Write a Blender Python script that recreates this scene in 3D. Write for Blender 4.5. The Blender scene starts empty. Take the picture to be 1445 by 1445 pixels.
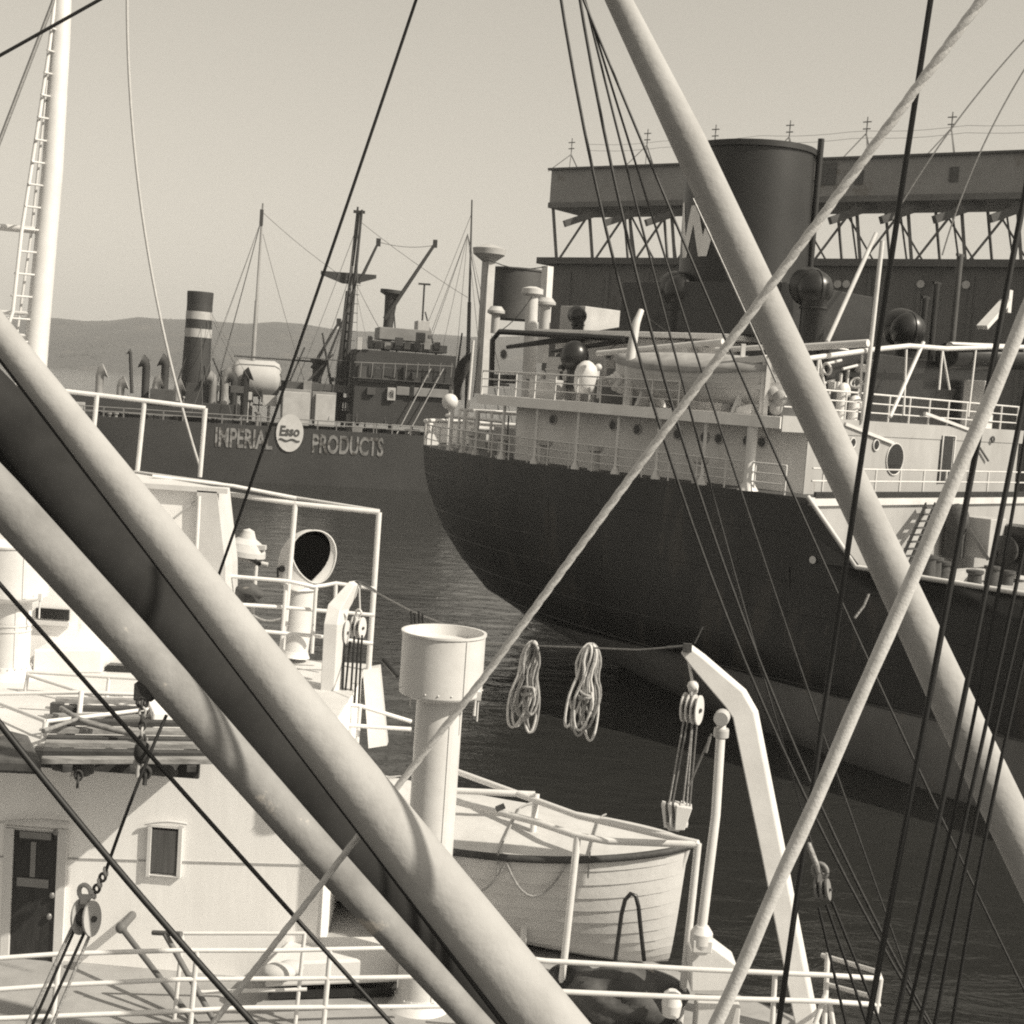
import bpy, bmesh, math, random
from mathutils import Vector as V, Matrix
random.seed(7)
sc = bpy.context.scene
COL = sc.collection

# ------------------------------------------------------------------ camera
CAM_H, FOC, SEA = 14.0, 2000.0, 1.7
ROLL, PITCH = math.radians(4.0), math.radians(4.95)
FW = V((0, math.cos(PITCH), -math.sin(PITCH)))
U0 = V((0, math.sin(PITCH), math.cos(PITCH)))
RT = V((1, 0, 0)) * math.cos(ROLL) + U0 * math.sin(ROLL)
UP = U0 * math.cos(ROLL) - V((1, 0, 0)) * math.sin(ROLL)
EYE = V((0, 0, CAM_H))
cam_d = bpy.data.cameras.new('camera')
cam = bpy.data.objects.new('camera', cam_d); COL.objects.link(cam)
cam_d.sensor_width = 36; cam_d.lens = 36 * FOC / 1445
cam_d.clip_start = 0.1; cam_d.clip_end = 20000
M = Matrix((RT, UP, -FW)).transposed().to_4x4(); M.translation = EYE
cam.matrix_world = M
sc.camera = cam

# ------------------------------------------------------------------ light (an old toned print: every light carries the same warm tone)
TONE = (1.0, 0.93, 0.80)
SUN_AZ, SUN_EL = math.radians(66), math.radians(42)     # to the right of straight behind the camera
to_sun = V((math.sin(SUN_AZ) * math.cos(SUN_EL), -math.cos(SUN_AZ) * math.cos(SUN_EL), math.sin(SUN_EL)))
w = bpy.data.worlds.new('World'); sc.world = w; w.use_nodes = True
nt = w.node_tree; nt.nodes.clear()
sky = nt.nodes.new('ShaderNodeTexSky'); sky.sky_type = 'NISHITA'; sky.sun_disc = False
sky.sun_elevation = SUN_EL
sky.sun_rotation = math.atan2(to_sun.x, to_sun.y)
sky.air_density = 1.0; sky.dust_density = 2.5; sky.ozone_density = 1.0
bw = nt.nodes.new('ShaderNodeRGBToBW')
tint = nt.nodes.new('ShaderNodeMix'); tint.data_type = 'RGBA'; tint.blend_type = 'MULTIPLY'; tint.inputs[0].default_value = 1
tint.inputs[7].default_value = (*TONE, 1)
bg = nt.nodes.new('ShaderNodeBackground'); bg.inputs[1].default_value = 0.15
wo = nt.nodes.new('ShaderNodeOutputWorld')
pw = nt.nodes.new('ShaderNodeMath'); pw.operation = 'POWER'; pw.inputs[1].default_value = .58      # the old film flattens the sky
ml = nt.nodes.new('ShaderNodeMath'); ml.operation = 'MULTIPLY'; ml.inputs[1].default_value = 1.5
nt.links.new(sky.outputs[0], bw.inputs[0]); nt.links.new(bw.outputs[0], pw.inputs[0]); nt.links.new(pw.outputs[0], ml.inputs[0]); nt.links.new(ml.outputs[0], tint.inputs[6])
nt.links.new(tint.outputs[2], bg.inputs[0]); nt.links.new(bg.outputs[0], wo.inputs[0])
sd = bpy.data.lights.new('sun', 'SUN'); sd.energy = 4.1; sd.angle = math.radians(0.5); sd.color = TONE
so = bpy.data.objects.new('sun', sd); COL.objects.link(so)
so.rotation_euler = (-to_sun).to_track_quat('-Z', 'Y').to_euler()
sc.view_settings.view_transform = 'Standard'; sc.view_settings.look = 'None'
sc.view_settings.exposure = 0.52; sc.view_settings.gamma = 1.0
sc.view_settings.use_curve_mapping = False
sc.cycles.filter_width = 2.0; sc.cycles.use_denoising = False; sc.cycles.sample_clamp_direct = 5; sc.cycles.sample_clamp_indirect = 2
sc.cycles.max_bounces = 6; sc.cycles.volume_bounces = 0

# ------------------------------------------------------------------ rays through the photograph, met with planes of the place
def ray(x, y): return FW + RT * ((x - 722.5) / FOC) - UP * ((y - 722.5) / FOC)
def P(x, y, d): return EYE + ray(x, y) * d                      # at distance d
def Z(x, y, z):
    r = ray(x, y); return EYE + r * ((z - CAM_H) / r.z)         # on a level plane
def VP(x, y, o, n):
    r = ray(x, y); n = V(n); return EYE + r * ((V(o) - EYE).dot(n) / r.dot(n))   # on a vertical plane

# ------------------------------------------------------------------ mesh helper
def frame_of(t):
    t = t.normalized(); a = V((0, 0, 1)) if abs(t.z) < .95 else V((1, 0, 0))
    x = a.cross(t).normalized(); return x, t.cross(x)
class MB:
    def __init__(s): s.v = []; s.f = []; s.sm = []
    def add(s, vs, fs, smooth=False):
        o = len(s.v); s.v += [V(q) for q in vs]
        for f in fs: s.f.append([i + o for i in f]); s.sm.append(smooth)
        return s
    def box(s, c, d, ax=None):
        c = V(c); X, Y, Zz = ax or (V((1, 0, 0)), V((0, 1, 0)), V((0, 0, 1)))
        vs = [c + X * (d[0] / 2 * i) + Y * (d[1] / 2 * j) + Zz * (d[2] / 2 * k) for k in (-1, 1) for j in (-1, 1) for i in (-1, 1)]
        return s.add(vs, [(0, 2, 3, 1), (4, 5, 7, 6), (0, 1, 5, 4), (1, 3, 7, 5), (3, 2, 6, 7), (2, 0, 4, 6)])
    def beam(s, a, b, w, h=None, up=None):
        a, b = V(a), V(b); h = h or w; t = (b - a); L = t.length; t.normalize()
        u = V(up) if up else V((0, 0, 1))
        x = u.cross(t)
        if x.length < 1e-4: x = V((1, 0, 0)).cross(t)
        x.normalize(); y = t.cross(x)
        return s.box((a + b) / 2, (w, h, L), (x, y, t))
    def tube(s, pts, r, n=10, caps=True):
        pts = [V(p) for p in pts]; rs = r if isinstance(r, (list, tuple)) else [r] * len(pts)
        tan = [(pts[min(i + 1, len(pts) - 1)] - pts[max(i - 1, 0)]).normalized() for i in range(len(pts))]
        x, _ = frame_of(tan[0]); vs = []
        for p, t, q in zip(pts, tan, rs):
            x = (x - t * x.dot(t)).normalized(); y = t.cross(x)
            vs += [p + x * (q * math.cos(2 * math.pi * k / n)) + y * (q * math.sin(2 * math.pi * k / n)) for k in range(n)]
        fs = [(i * n + k, i * n + (k + 1) % n, (i + 1) * n + (k + 1) % n, (i + 1) * n + k) for i in range(len(pts) - 1) for k in range(n)]
        s.add(vs, fs, True)
        if caps:
            s.add(vs[:n], [tuple(range(n - 1, -1, -1))]); s.add(vs[-n:], [tuple(range(n))])
        return s
    def lathe(s, base, prof, axis=(0, 0, 1), n=20, caps=True):
        base = V(base); t = V(axis).normalized(); x, y = frame_of(t); vs = []
        for r, h in prof:
            vs += [base + t * h + x * (r * math.cos(2 * math.pi * k / n)) + y * (r * math.sin(2 * math.pi * k / n)) for k in range(n)]
        for i in range(len(prof) - 1):      # each ring strip has its own points: crisp where the profile turns
            q = vs[i * n:(i + 2) * n]
            s.add(q, [(k, (k + 1) % n, n + (k + 1) % n, n + k) for k in range(n)], True)
        if caps:
            if prof[0][0] > 1e-4: s.add(vs[:n], [tuple(range(n - 1, -1, -1))])
            if prof[-1][0] > 1e-4: s.add(vs[-n:], [tuple(range(n))])
        return s
    def ball(s, c, r, n=16, m=10, ax=None):
        c = V(c); r = r if isinstance(r, (tuple, list)) else (r, r, r)
        X, Y, Zz = ax or (V((1, 0, 0)), V((0, 1, 0)), V((0, 0, 1))); vs = []
        for i in range(m + 1):
            a = math.pi * i / m
            vs += [c + X * (r[0] * math.sin(a) * math.cos(2 * math.pi * k / n)) + Y * (r[1] * math.sin(a) * math.sin(2 * math.pi * k / n)) + Zz * (r[2] * -math.cos(a)) for k in range(n)]
        return s.add(vs, [(i * n + k, i * n + (k + 1) % n, (i + 1) * n + (k + 1) % n, (i + 1) * n + k) for i in range(m) for k in range(n)], True)
    def prism(s, poly, ext):
        poly = [V(p) for p in poly]; n = len(poly); e = V(ext)
        s.add(poly + [p + e for p in poly], [tuple(range(n - 1, -1, -1)), tuple(range(n, 2 * n))] + [(i, (i + 1) % n, n + (i + 1) % n, n + i) for i in range(n)])
        return s
    def torus(s, c, R, r, axis=(0, 0, 1), n=16, m=8, sx=1.0):
        x, y = frame_of(V(axis)); c = V(c)
        pts = [c + x * (R * sx * math.cos(2 * math.pi * k / n)) + y * (R * math.sin(2 * math.pi * k / n)) for k in range(n + 1)]
        return s.tube(pts, r, m, False)
    def build(s, name, mat, parent=None, bevel=0, origin=None):
        o0 = WORLD[parent.name] if parent else (V(origin) if origin is not None else V((0, 0, 0)))
        me = bpy.data.meshes.new(name); me.from_pydata([v - o0 for v in s.v], [], s.f); me.update()
        me.polygons.foreach_set('use_smooth', s.sm)
        bm = bmesh.new(); bm.from_mesh(me); bmesh.ops.recalc_face_normals(bm, faces=bm.faces); bm.to_mesh(me); bm.free()
        me.materials.append(mat)
        o = bpy.data.objects.new(name, me); COL.objects.link(o)
        if parent: o.parent = parent
        else: o.location = o0
        WORLD[o.name] = o0.copy()
        if bevel:
            b = o.modifiers.new('edge', 'BEVEL'); b.width = bevel; b.segments = 2; b.limit_method = 'ANGLE'
        return o
WORLD = {}
def tag(o, label, cat, group=None):
    o['label'] = label; o['category'] = cat
    if group: o['group'] = group
    return o
def thing(name, label, cat, loc, group=None):
    o = bpy.data.objects.new(name, None); COL.objects.link(o); o.location = V(loc); o.empty_display_size = .2
    WORLD[o.name] = V(loc); return tag(o, label, cat, group)
def structure(o): o['kind'] = 'structure'; return o
def stuff(o): o['kind'] = 'stuff'; return o
def dup(root, loc, label=None):
    def cp(o, par):
        c = o.copy(); COL.objects.link(c); c.parent = par; WORLD[c.name] = WORLD[o.name].copy()
        for ch in [q for q in list(COL.objects) if q.parent == o and q != c]: cp(ch, c)
        return c
    r = cp(root, None); r.location = V(loc)
    if label: r['label'] = label
    return r

# ------------------------------------------------------------------ materials (neutral paints; the tone is in the light)
def mat(name, v, rough=.55, var=.12, scale=6.0, bump=0.0, bscale=30.0, metal=0.0, stain=None, stretch=None, spec=.5):
    m = bpy.data.materials.new(name); m.use_nodes = True; t = m.node_tree; b = t.nodes['Principled BSDF']
    b.inputs['Roughness'].default_value = rough; b.inputs['Metallic'].default_value = metal
    b.inputs['Specular IOR Level'].default_value = spec
    tc = t.nodes.new('ShaderNodeTexCoord'); src = tc.outputs['Object']
    mp = t.nodes.new('ShaderNodeMapping'); t.links.new(src, mp.inputs[0]); src = mp.outputs[0]
    if stretch: mp.inputs['Scale'].default_value = stretch
    n = t.nodes.new('ShaderNodeTexNoise'); n.inputs['Scale'].default_value = scale; n.inputs['Detail'].default_value = 6; n.inputs['Roughness'].default_value = .62
    t.links.new(src, n.inputs['Vector'])
    r = t.nodes.new('ShaderNodeValToRGB'); t.links.new(n.outputs[0], r.inputs[0])
    lo, hi = v * (1 - var), min(.92, v * (1 + var))
    r.color_ramp.elements[0].position = .3; r.color_ramp.elements[1].position = .72
    r.color_ramp.elements[0].color = (lo, lo * .985, lo * .97, 1); r.color_ramp.elements[1].color = (hi, hi * .99, hi * .98, 1)
    out = r.outputs[0]
    if stain:       # (value, noise scale, threshold): worn or rusty patches
        n2 = t.nodes.new('ShaderNodeTexNoise'); n2.inputs['Scale'].default_value = stain[1]; n2.inputs['Detail'].default_value = 9; n2.inputs['Roughness'].default_value = .7
        t.links.new(src, n2.inputs['Vector'])
        r2 = t.nodes.new('ShaderNodeValToRGB'); r2.color_ramp.elements[0].position = stain[2]; r2.color_ramp.elements[1].position = stain[2] + .07
        t.links.new(n2.outputs[0], r2.inputs[0])
        mx = t.nodes.new('ShaderNodeMix'); mx.data_type = 'RGBA'; t.links.new(r2.outputs[0], mx.inputs[0]); t.links.new(out, mx.inputs[6])
        mx.inputs[7].default_value = (stain[0], stain[0] * .93, stain[0] * .85, 1); out = mx.outputs[2]
    t.links.new(out, b.inputs['Base Color'])
    if bump:
        n3 = t.nodes.new('ShaderNodeTexNoise'); n3.inputs['Scale'].default_value = bscale; n3.inputs['Detail'].default_value = 4
        t.links.new(src, n3.inputs['Vector'])
        bp = t.nodes.new('ShaderNodeBump'); bp.inputs['Strength'].default_value = bump; bp.inputs['Distance'].default_value = .02
        t.links.new(n3.outputs[0], bp.inputs['Height']); t.links.new(bp.outputs[0], b.inputs['Normal'])
    return m
WHITE = mat('white_paint', .61, .45, .07, 2.5, .12, 9, stain=(.5, 3.0, .69))
WALLW = mat('white_wall_paint', .86, .6, .07, 1.6, .3, 3.0, stain=(.58, 2.0, .67), stretch=(1, 1, .22))
HOUSEW = mat('house_white_paint', .8, .6, .1, 1.2, .15, 6, stain=(.5, 1.4, .66), stretch=(1, 1, .35))
BUFF = mat('buff_paint', .34, .6, .12, 1.0, .15, 6, stain=(.2, 1.4, .64), stretch=(1, 1, .35))
OFFW = mat('dull_white_paint', .56, .55, .12, 1.2, .1, 8, stain=(.34, 1.1, .66))
BOOM = mat('boom_paint', .35, .75, .12, 2.2, .35, 14, stain=(.25, 3.2, .66), spec=.15)
BOOMW = mat('worn_boom_paint', .24, .75, .25, 2.2, .4, 14, stain=(.5, 2.2, .6), spec=.15)
BOOMSH = mat('painted_shade_boom', .026, .85, .3, 2.0, .2, 10, spec=.1)  # shade from the pale boom above, painted into this boom's colour
BLACKH = mat('black_hull_paint', .021, .42, .5, .35, .3, .9, stain=(.045, .7, .56), stretch=(1, 1, .3))
BOOT = mat('boot_topping_paint', .18, .8, .3, .5, .2, 2.0, stain=(.24, .8, .6), stretch=(1, 1, .4))
GREYH = mat('dull_dark_hull_paint', .03, .7, .3, .2)
BLACK = mat('black_paint', .018, .32, .3, 2.0, .05, 20)
FUNN = mat('funnel_paint', .013, .45, .5, .35, .12, 1.2, stain=(.03, .25, .6))
DGREY = mat('dark_grey_paint', .06, .6, .25, 1.0)
MGREY = mat('mid_grey_paint', .2, .6, .2, .6)
LGREY = mat('light_grey_paint', .4, .6, .15, 1.0)
GALV = mat('pipe_white_paint', .62, .4, .06, 5.0, stain=(.45, 8.0, .7))
WIRE = mat('tarred_wire', .008, .6, .4, 40)
WIREL = mat('bare_wire', .22, .4, .3, 40, metal=.4)
HEMP = mat('hemp_rope', .56, .85, .15, 9, .12, 60)
HEMPD = mat('weathered_rope', .3, .9, .3, 25, .6, 60)
WRAP = mat('canvas_wrapped_rope', .55, .85, .14, 14, .18, 60)
CANV = mat('boat_canvas', .5, .85, .1, 2.5, .3, 6)
CANVD = mat('dark_canvas', .07, .85, .5, 3.5, .4, 8, stain=(.3, 2.5, .6))
WOOD = mat('weathered_wood', .24, .8, .4, 3, .3, 20, stretch=(1, 6, 6))
WOODD = mat('dark_wood', .045, .7, .4, 3, .3, 20)
DOORW = mat('varnished_door_wood', .028, .45, .4, 3, .2, 15, stretch=(6, 6, 1))
DECKM = mat('deck_planking', .30, .8, .2, 1.5, .2, 10)
DECKD = mat('dark_steel_deck', .035, .8, .3, 1.0, .2, 10)
FANW = mat('greased_wire', .03, .5, .5, 30)
GLASS = mat('dark_window_glass', .015, .12, .1, 2)
CURT = mat('grey_curtain', .09, .9, .5, 14, stretch=(1, 1, .05))
SHED = mat('tarred_shed_wall', .10, .85, .25, .3, stretch=(1, 1, .3), stain=(.045, .25, .58))
GALL = mat('corrugated_gallery_sheet', .25, .85, .15, .3, stain=(.16, .2, .6))
STEEL = mat('dark_steel', .12, .7, .2, 1)
RUST = mat('rusty_iron', .05, .8, .5, 10, .4, 30)
PLANKH = mat('planked_boat_white', .58, .5, .08, 3, .15, 14)
SHINE = mat('polished_black', .018, .36, .2, 2)
HILLM = mat('hill_scrub', .02, .95, .5, .012, stain=(.045, .02, .56))
WOODS = mat('far_trees', .014, .95, .5, .05)
CONC = mat('quay_concrete', .25, .85, .2, .4)

# ------------------------------------------------------------------ water, hill, haze
mb = MB(); mb.add([(-4500, -600, SEA), (4500, -600, SEA), (4500, 3800, SEA), (-4500, 3800, SEA)], [(0, 1, 2, 3)])
wm = bpy.data.materials.new('harbour_water'); wm.use_nodes = True; t = wm.node_tree; b = t.nodes['Principled BSDF']
b.inputs['Base Color'].default_value = (.02, .02, .019, 1); b.inputs['Roughness'].default_value = .09; b.inputs['IOR'].default_value = 1.42
tc = t.nodes.new('ShaderNodeTexCoord'); mp = t.nodes.new('ShaderNodeMapping'); mp.inputs['Scale'].default_value = (.55, 1.0, 1); mp.inputs['Rotation'].default_value = (0, 0, .35)
t.links.new(tc.outputs['Object'], mp.inputs[0])
n1 = t.nodes.new('ShaderNodeTexNoise'); n1.inputs['Scale'].default_value = .9; n1.inputs['Detail'].default_value = 5; n1.inputs['Roughness'].default_value = .55; n1.inputs['Distortion'].default_value = .6
n2 = t.nodes.new('ShaderNodeTexNoise'); n2.inputs['Scale'].default_value = .13; n2.inputs['Detail'].default_value = 2
t.links.new(mp.outputs[0], n1.inputs['Vector']); t.links.new(mp.outputs[0], n2.inputs['Vector'])
ad = t.nodes.new('ShaderNodeMath'); ad.operation = 'MULTIPLY_ADD'; t.links.new(n2.outputs[0], ad.inputs[0]); ad.inputs[1].default_value = 1.5; t.links.new(n1.outputs[0], ad.inputs[2])
bp = t.nodes.new('ShaderNodeBump'); bp.inputs['Strength'].default_value = 1.0; bp.inputs['Distance'].default_value = .13
t.links.new(ad.outputs[0], bp.inputs['Height']); t.links.new(bp.outputs[0], b.inputs['Normal'])
water = structure(mb.build('water', wm))

def ridge(x): return 84 + 6 * math.sin(x / 330 + 1) + 4 * math.sin(x / 95) + 0.012 * x * (1 if x < 900 else 0) + 2 * math.sin(x / 31)
mb = MB(); vs = []; fs = []
xs = list(range(-2600, 2601, 40)); rows = [(1740, -2), (1750, .02), (1800, .2), (1900, .55), (2000, .85), (2080, 1.0), (2300, 1.02), (2800, .9)]
for yy, k in rows:
    for x in xs:
        h = SEA + (k * ridge(x) if k > 0 else k)
        vs.append((x, yy + 30 * math.sin(x / 210), h + (random.uniform(-2, 2) if .1 < k < 1.01 else 0)))
n = len(xs)
for i in range(len(rows) - 1):
    for k in range(n - 1): fs.append((i * n + k, i * n + k + 1, (i + 1) * n + k + 1, (i + 1) * n + k))
mb.add(vs, fs, True); structure(mb.build('hill', HILLM))
mb = MB()
for i in range(5200):
    x = random.uniform(-1150, 1250); k = random.random(); yy = 1790 + 300 * k + 30 * math.sin(x / 210)
    zz = ridge(x) * (.2 + .8 * min(1, k * 1.02) ** .9) - 2
    if i % 3 == 0: yy = 2075 + random.uniform(-15, 25); zz = ridge(x) - 1.5
    r = random.uniform(2.5, 5.5) if i % 3 else random.uniform(1.5, 3.6)
    ax = V((random.uniform(-1, 1), random.uniform(-1, 1), random.uniform(-1, 1))).normalized(); X, Y = frame_of(ax)
    q = [V((x, yy, zz)) + d * r * random.uniform(.7, 1.2) for d in (X, Y, -X, -Y, ax, -ax)]
    mb.add(q, [(0, 1, 4), (1, 2, 4), (2, 3, 4), (3, 0, 4), (1, 0, 5), (2, 1, 5), (3, 2, 5), (0, 3, 5)])
stuff(mb.build('woods', WOODS))

mb = MB(); mb.box((0, 1500, 60), (9600, 5200, 130))
hz = bpy.data.materials.new('haze_air'); hz.use_nodes = True; t = hz.node_tree; t.nodes.clear()
vo = t.nodes.new('ShaderNodeVolumePrincipled'); vo.inputs['Density'].default_value = .00021; vo.inputs['Color'].default_value = (.95, .95, .95, 1); vo.inputs['Anisotropy'].default_value = 0.0
ou = t.nodes.new('ShaderNodeOutputMaterial'); t.links.new(vo.outputs[0], ou.inputs['Volume'])
HAZE = stuff(mb.build('haze', hz))

# ------------------------------------------------------------------ quay, shed and conveyor gallery behind the freighter
GA, GB = P(775, 367, 160), P(1445, 365, 130)
gs = V((GB.x - GA.x, GB.y - GA.y, 0)).normalized(); gn = V((-gs.y, gs.x, 0))
if gn.y < 0: gn = -gn
def G(u, v, z): q = V((GA.x, GA.y, 0)) + gs * u + gn * v; q.z = z; return q
def GP(x, y, v=0.0): return VP(x, y, G(0, v, 0), gn)
def GU(x, y, v=0.0):
    q = GP(x, y, v); return (q - V((GA.x, GA.y, 0))).dot(gs), q.z
LEN = 95
shz = (GA.z + GB.z) / 2
mb = MB(); mb.prism([G(3, -3, -3), G(LEN, -3, -3), G(LEN, 45, -3), G(3, 45, -3)], (0, 0, 6.5)); structure(mb.build('quay', CONC))
shed = thing('quay_shed', 'long tarred shed wall behind the black funnel of the freighter', 'shed', G(0, 0, 3.5))
mb = MB(); mb.prism([G(0, 0, 3.5), G(LEN, 0, 3.5), G(LEN, 22, 3.5), G(0, 22, 3.5)], (0, 0, shz - 4.2)); mb.build('wall', SHED, shed)
mb = MB(); mb.prism([G(-1.2, -.8, shz - .66), G(LEN + 1, -.8, shz - .66), G(LEN + 1, 22.8, shz - .66), G(-1.2, 22.8, shz - .66)], (0, 0, .7)); mb.build('roof', DGREY, shed)
for k in range(19):
    mb = MB(); q = G(3 + k * 5, -.12, (shz + 3) / 2); mb.box(q, (.35, .22, shz - 6), (gs, gn, V((0, 0, 1)))); mb.build('wall_rib', SHED, shed)
for px_, py_ in ((1183, 401), (1195, 401), (1300, 401), (1364, 402)):
    q = GP(px_, py_, -.3); mb = MB(); mb.lathe(q, [(.05, 0), (.38, .12), (.38, .2)], -gn, 12); mb.build('wall_lamp', LGREY, shed)

gal = thing('conveyor_gallery', 'boxed conveyor gallery on braced legs above the shed roof', 'gantry', G(0, 8, shz))
u0, zb0 = GU(775, 291, 3); u1, zb1 = GU(1445, 284, 3)
zbot = (zb0 + zb1) / 2
_, zt0 = GU(777, 241, 3); _, zt1 = GU(1445, 215, 3); ztop = (zt0 + zt1) / 2
mb = MB()
U_ = u0; step = .9; pts = []
mb.prism([G(u0, 3, zbot), G(LEN, 3, zbot), G(LEN, 11, zbot), G(u0, 11, zbot)], (0, 0, ztop - zbot)); mb.build('gallery_box', GALL, gal)
mb = MB(); mb.prism([G(u0 - .3, 2.6, ztop + .01), G(LEN, 2.6, ztop + .01), G(LEN, 11.4, ztop + .01), G(u0 - .3, 11.4, ztop + .01)], (0, 0, .22)); mb.build('roof', DGREY, gal)
mb = MB(); mb.beam(G(u0, 2.85, zbot + .3), G(LEN, 2.85, zbot + .3), .28, .6); mb.build('bottom_girder', STEEL, gal)
for wx, wy in ((1212, 250), (1346, 246)):
    q = GP(wx, wy, 2.95); mb = MB(); mb.box(q, (.9, .12, 1.4), (gs, gn, V((0, 0, 1)))); mb.build('window', DGREY, gal)
q0 = GP(1168, 245, 2.9); mb = MB(); mb.box(q0, (1.8, .1, 2.2), (gs, gn, V((0, 0, 1)))); mb.build('hatch', DGREY, gal)
lz = shz + .05
k = 0; uu = u0 + .3
while uu < 64:
    mb = MB(); mb.beam(G(uu, 3.4, zbot), G(uu + 1.0, 3.4, lz), .27); mb.build('leg', STEEL, gal)
    mb = MB(); mb.beam(G(uu + .4, 10.6, zbot), G(uu + 1.5, 10.6, lz), .25); mb.build('leg', STEEL, gal)
    mb = MB(); mb.beam(G(uu + 5.4, 3.45, zbot), G(uu + 1.1, 3.45, lz), .2); mb.build('brace', STEEL, gal)
    if k >= 1:
        mb = MB(); mb.beam(G(uu + 1.4, 10.5, zbot), G(uu + 5.6, 10.5, lz), .18); mb.build('brace', STEEL, gal)
        mb = MB(); mb.beam(G(uu + 3.2, 7, zbot), G(uu + 4.6, 7, lz), .16); mb.build('brace', STEEL, gal)
        a, bq = G(uu + 1.6, 4.5, zbot - .1), G(uu - 1.6, 1.0, zbot - 2.1)
        mb = MB(); mb.beam(a, bq, .75, .75); mb.build('chute', DGREY, gal)
    k += 1; uu += 4.9 if k < 2 else 5.3
for tx, ty in ((807, 203), (914, 190), (1115, 178), (1224, 173), (1344, 166), (1010, 184)):
    bu, _ = GU(tx, ty, 6)
    _, th = GU(tx, ty + 15, 6); _, tt = GU(tx, ty - 8, 6)
    mb = MB(); ap = G(bu, 6, th)
    for du, dv in ((-1.7, -2), (1.2, -2), (-.2, 3)): mb.beam(G(bu + du, 6 + dv, ztop + .1), ap, .1)
    mb.beam(ap - V((0, 0, .3)), G(bu, 6, tt), .1); mb.beam(G(bu - .45, 6, tt - .5), G(bu + .45, 6, tt - .5), .1); mb.beam(G(bu - .4, 6, tt - 1.2), G(bu + .4, 6, tt - 1.2), .1)
    mb.build('tripod_mast', STEEL, gal)
mb = MB()
for dz in (3.4, 2.7): mb.tube([G(x, 6, ztop + dz - .25 * math.sin((x % 11) / 11 * math.pi)) for x in range(0, 90, 2)], .02, 4)
mb.build('mast_wire', STEEL, gal)

# ------------------------------------------------------------------ the tanker across the basin
T0 = P(300, 597, 156); T1 = P(600, 615, 161)
ts = V((T1.x - T0.x, T1.y - T0.y, 0)).normalized(); tn = V((-ts.y, ts.x, 0))
if tn.y < 0: tn = -tn
TD = T0.z
def T(u, v, z): q = V((T0.x, T0.y, 0)) + ts * u + tn * v; q.z = z; return q
def TP(x, y, v=0.0): return VP(x, y, T(0, v, 0), tn)
def TU(x, y, v=0.0):
    q = TP(x, y, v); return (q - V((T0.x, T0.y, 0))).dot(ts), q.z
tank = thing('tanker', 'dark tanker moored across the basin with white lettering and banded funnel', 'ship', T(15, 6.5, 0))
mb = MB(); us = [-24, -23, -21, -18, -14, -8, 0, 10, 22, 36, 48, 58, 66, 72, 75, 76]; zs = [TD, TD - 2, TD - 4, TD - 6, -2]
def tb(u, z):
    k = max(0, min(1, (TD - z) / TD)); ua = -24 + 6 * k; ub = 76 - 5 * k
    if u < ua or u > ub: return 0
    r = 1
    if u < ua + 11: r = math.sqrt(max(0, 1 - ((ua + 11 - u) / 11) ** 2))
    if u > ub - 18: r = min(r, 1 - ((u - ub + 18) / 18) ** 1.8)
    return 6.5 * r
for sg in (-1, 1):
    vs = [T(u, 6.5 + sg * tb(u, z), z + (max(0, u - 44) / 32) ** 2 * 2.2 * (1 if z == TD else .6)) for z in zs for u in us]; n = len(us)
    mb.add(vs, [(i * n + k, i * n + k + 1, (i + 1) * n + k + 1, (i + 1) * n + k) for i in range(len(zs) - 1) for k in range(n - 1)], True)
mb.build('hull', GREYH, tank)
mb = MB(); mb.prism([T(u, 6.5 - tb(u, TD) + .15, TD - .5) for u in us] + [T(u, 6.5 + tb(u, TD) - .15, TD - .5) for u in reversed(us[1:-1])], (0, 0, .1)); mb.build('deck', DGREY, tank)
def words_on(text, name, m, parent, o, ex, ez, en, height, width=None, shear=0.0, depth=.02):
    cu = bpy.data.curves.new(name, 'FONT'); cu.body = text; cu.align_x = 'LEFT'; cu.extrude = depth; cu.resolution_u = 4; cu.shear = shear; cu.offset = .026
    tmp = bpy.data.objects.new(name, cu); COL.objects.link(tmp)
    dg = bpy.context.evaluated_depsgraph_get(); dg.update()
    me = bpy.data.meshes.new_from_object(tmp.evaluated_get(dg)); bpy.data.objects.remove(tmp)
    xs_ = [v.co.x for v in me.vertices]; ys_ = [v.co.y for v in me.vertices]
    sy = height / (max(ys_) - min(ys_)); sx = (width / (max(xs_) - min(xs_))) if width else sy
    x0, y0 = min(xs_), min(ys_); o0 = WORLD[parent.name]
    for v in me.vertices:
        v.co = o + ex * ((v.co.x - x0) * sx) + ez * ((v.co.y - y0) * sy) + en * v.co.z - o0
    me.materials.clear(); me.materials.append(m)
    ob = bpy.data.objects.new(name, me); COL.objects.link(ob); ob.parent = parent; WORLD[ob.name] = o0.copy(); return ob
UZ = V((0, 0, 1))
LET = mat('faded_white_lettering', .2, .8, .5, 1.2, stain=(.05, 1.6, .5))
ua, za = TU(303, 630); ub, _ = TU(384, 634)
words_on('IMPERIAL', 'hull_lettering', LET, tank, T(ua, -.06, za), ts, UZ, -tn, 2.15, ub - ua)
ua, za = TU(440, 639); ub, _ = TU(540, 645)
words_on('PRODUCTS', 'hull_lettering', LET, tank, T(ua, -.06, za), ts, UZ, -tn, 2.15, ub - ua)
ce = TP(409, 611, -.1); mb = MB(); mb.prism([ce + ts * (1.5 * math.cos(a)) + UZ * (2.1 * math.sin(a)) for a in [2 * math.pi * k / 32 for k in range(32)]], -tn * .06); emb = mb.build('emblem', mat('emblem_white', .52, .7, .1, 2), tank)
words_on('Esso', 'emblem_lettering', DGREY, emb, ce - ts * 1.12 - UZ * .35 - tn * .1, ts, UZ, -tn, 1.15, 2.2, .12)
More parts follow.
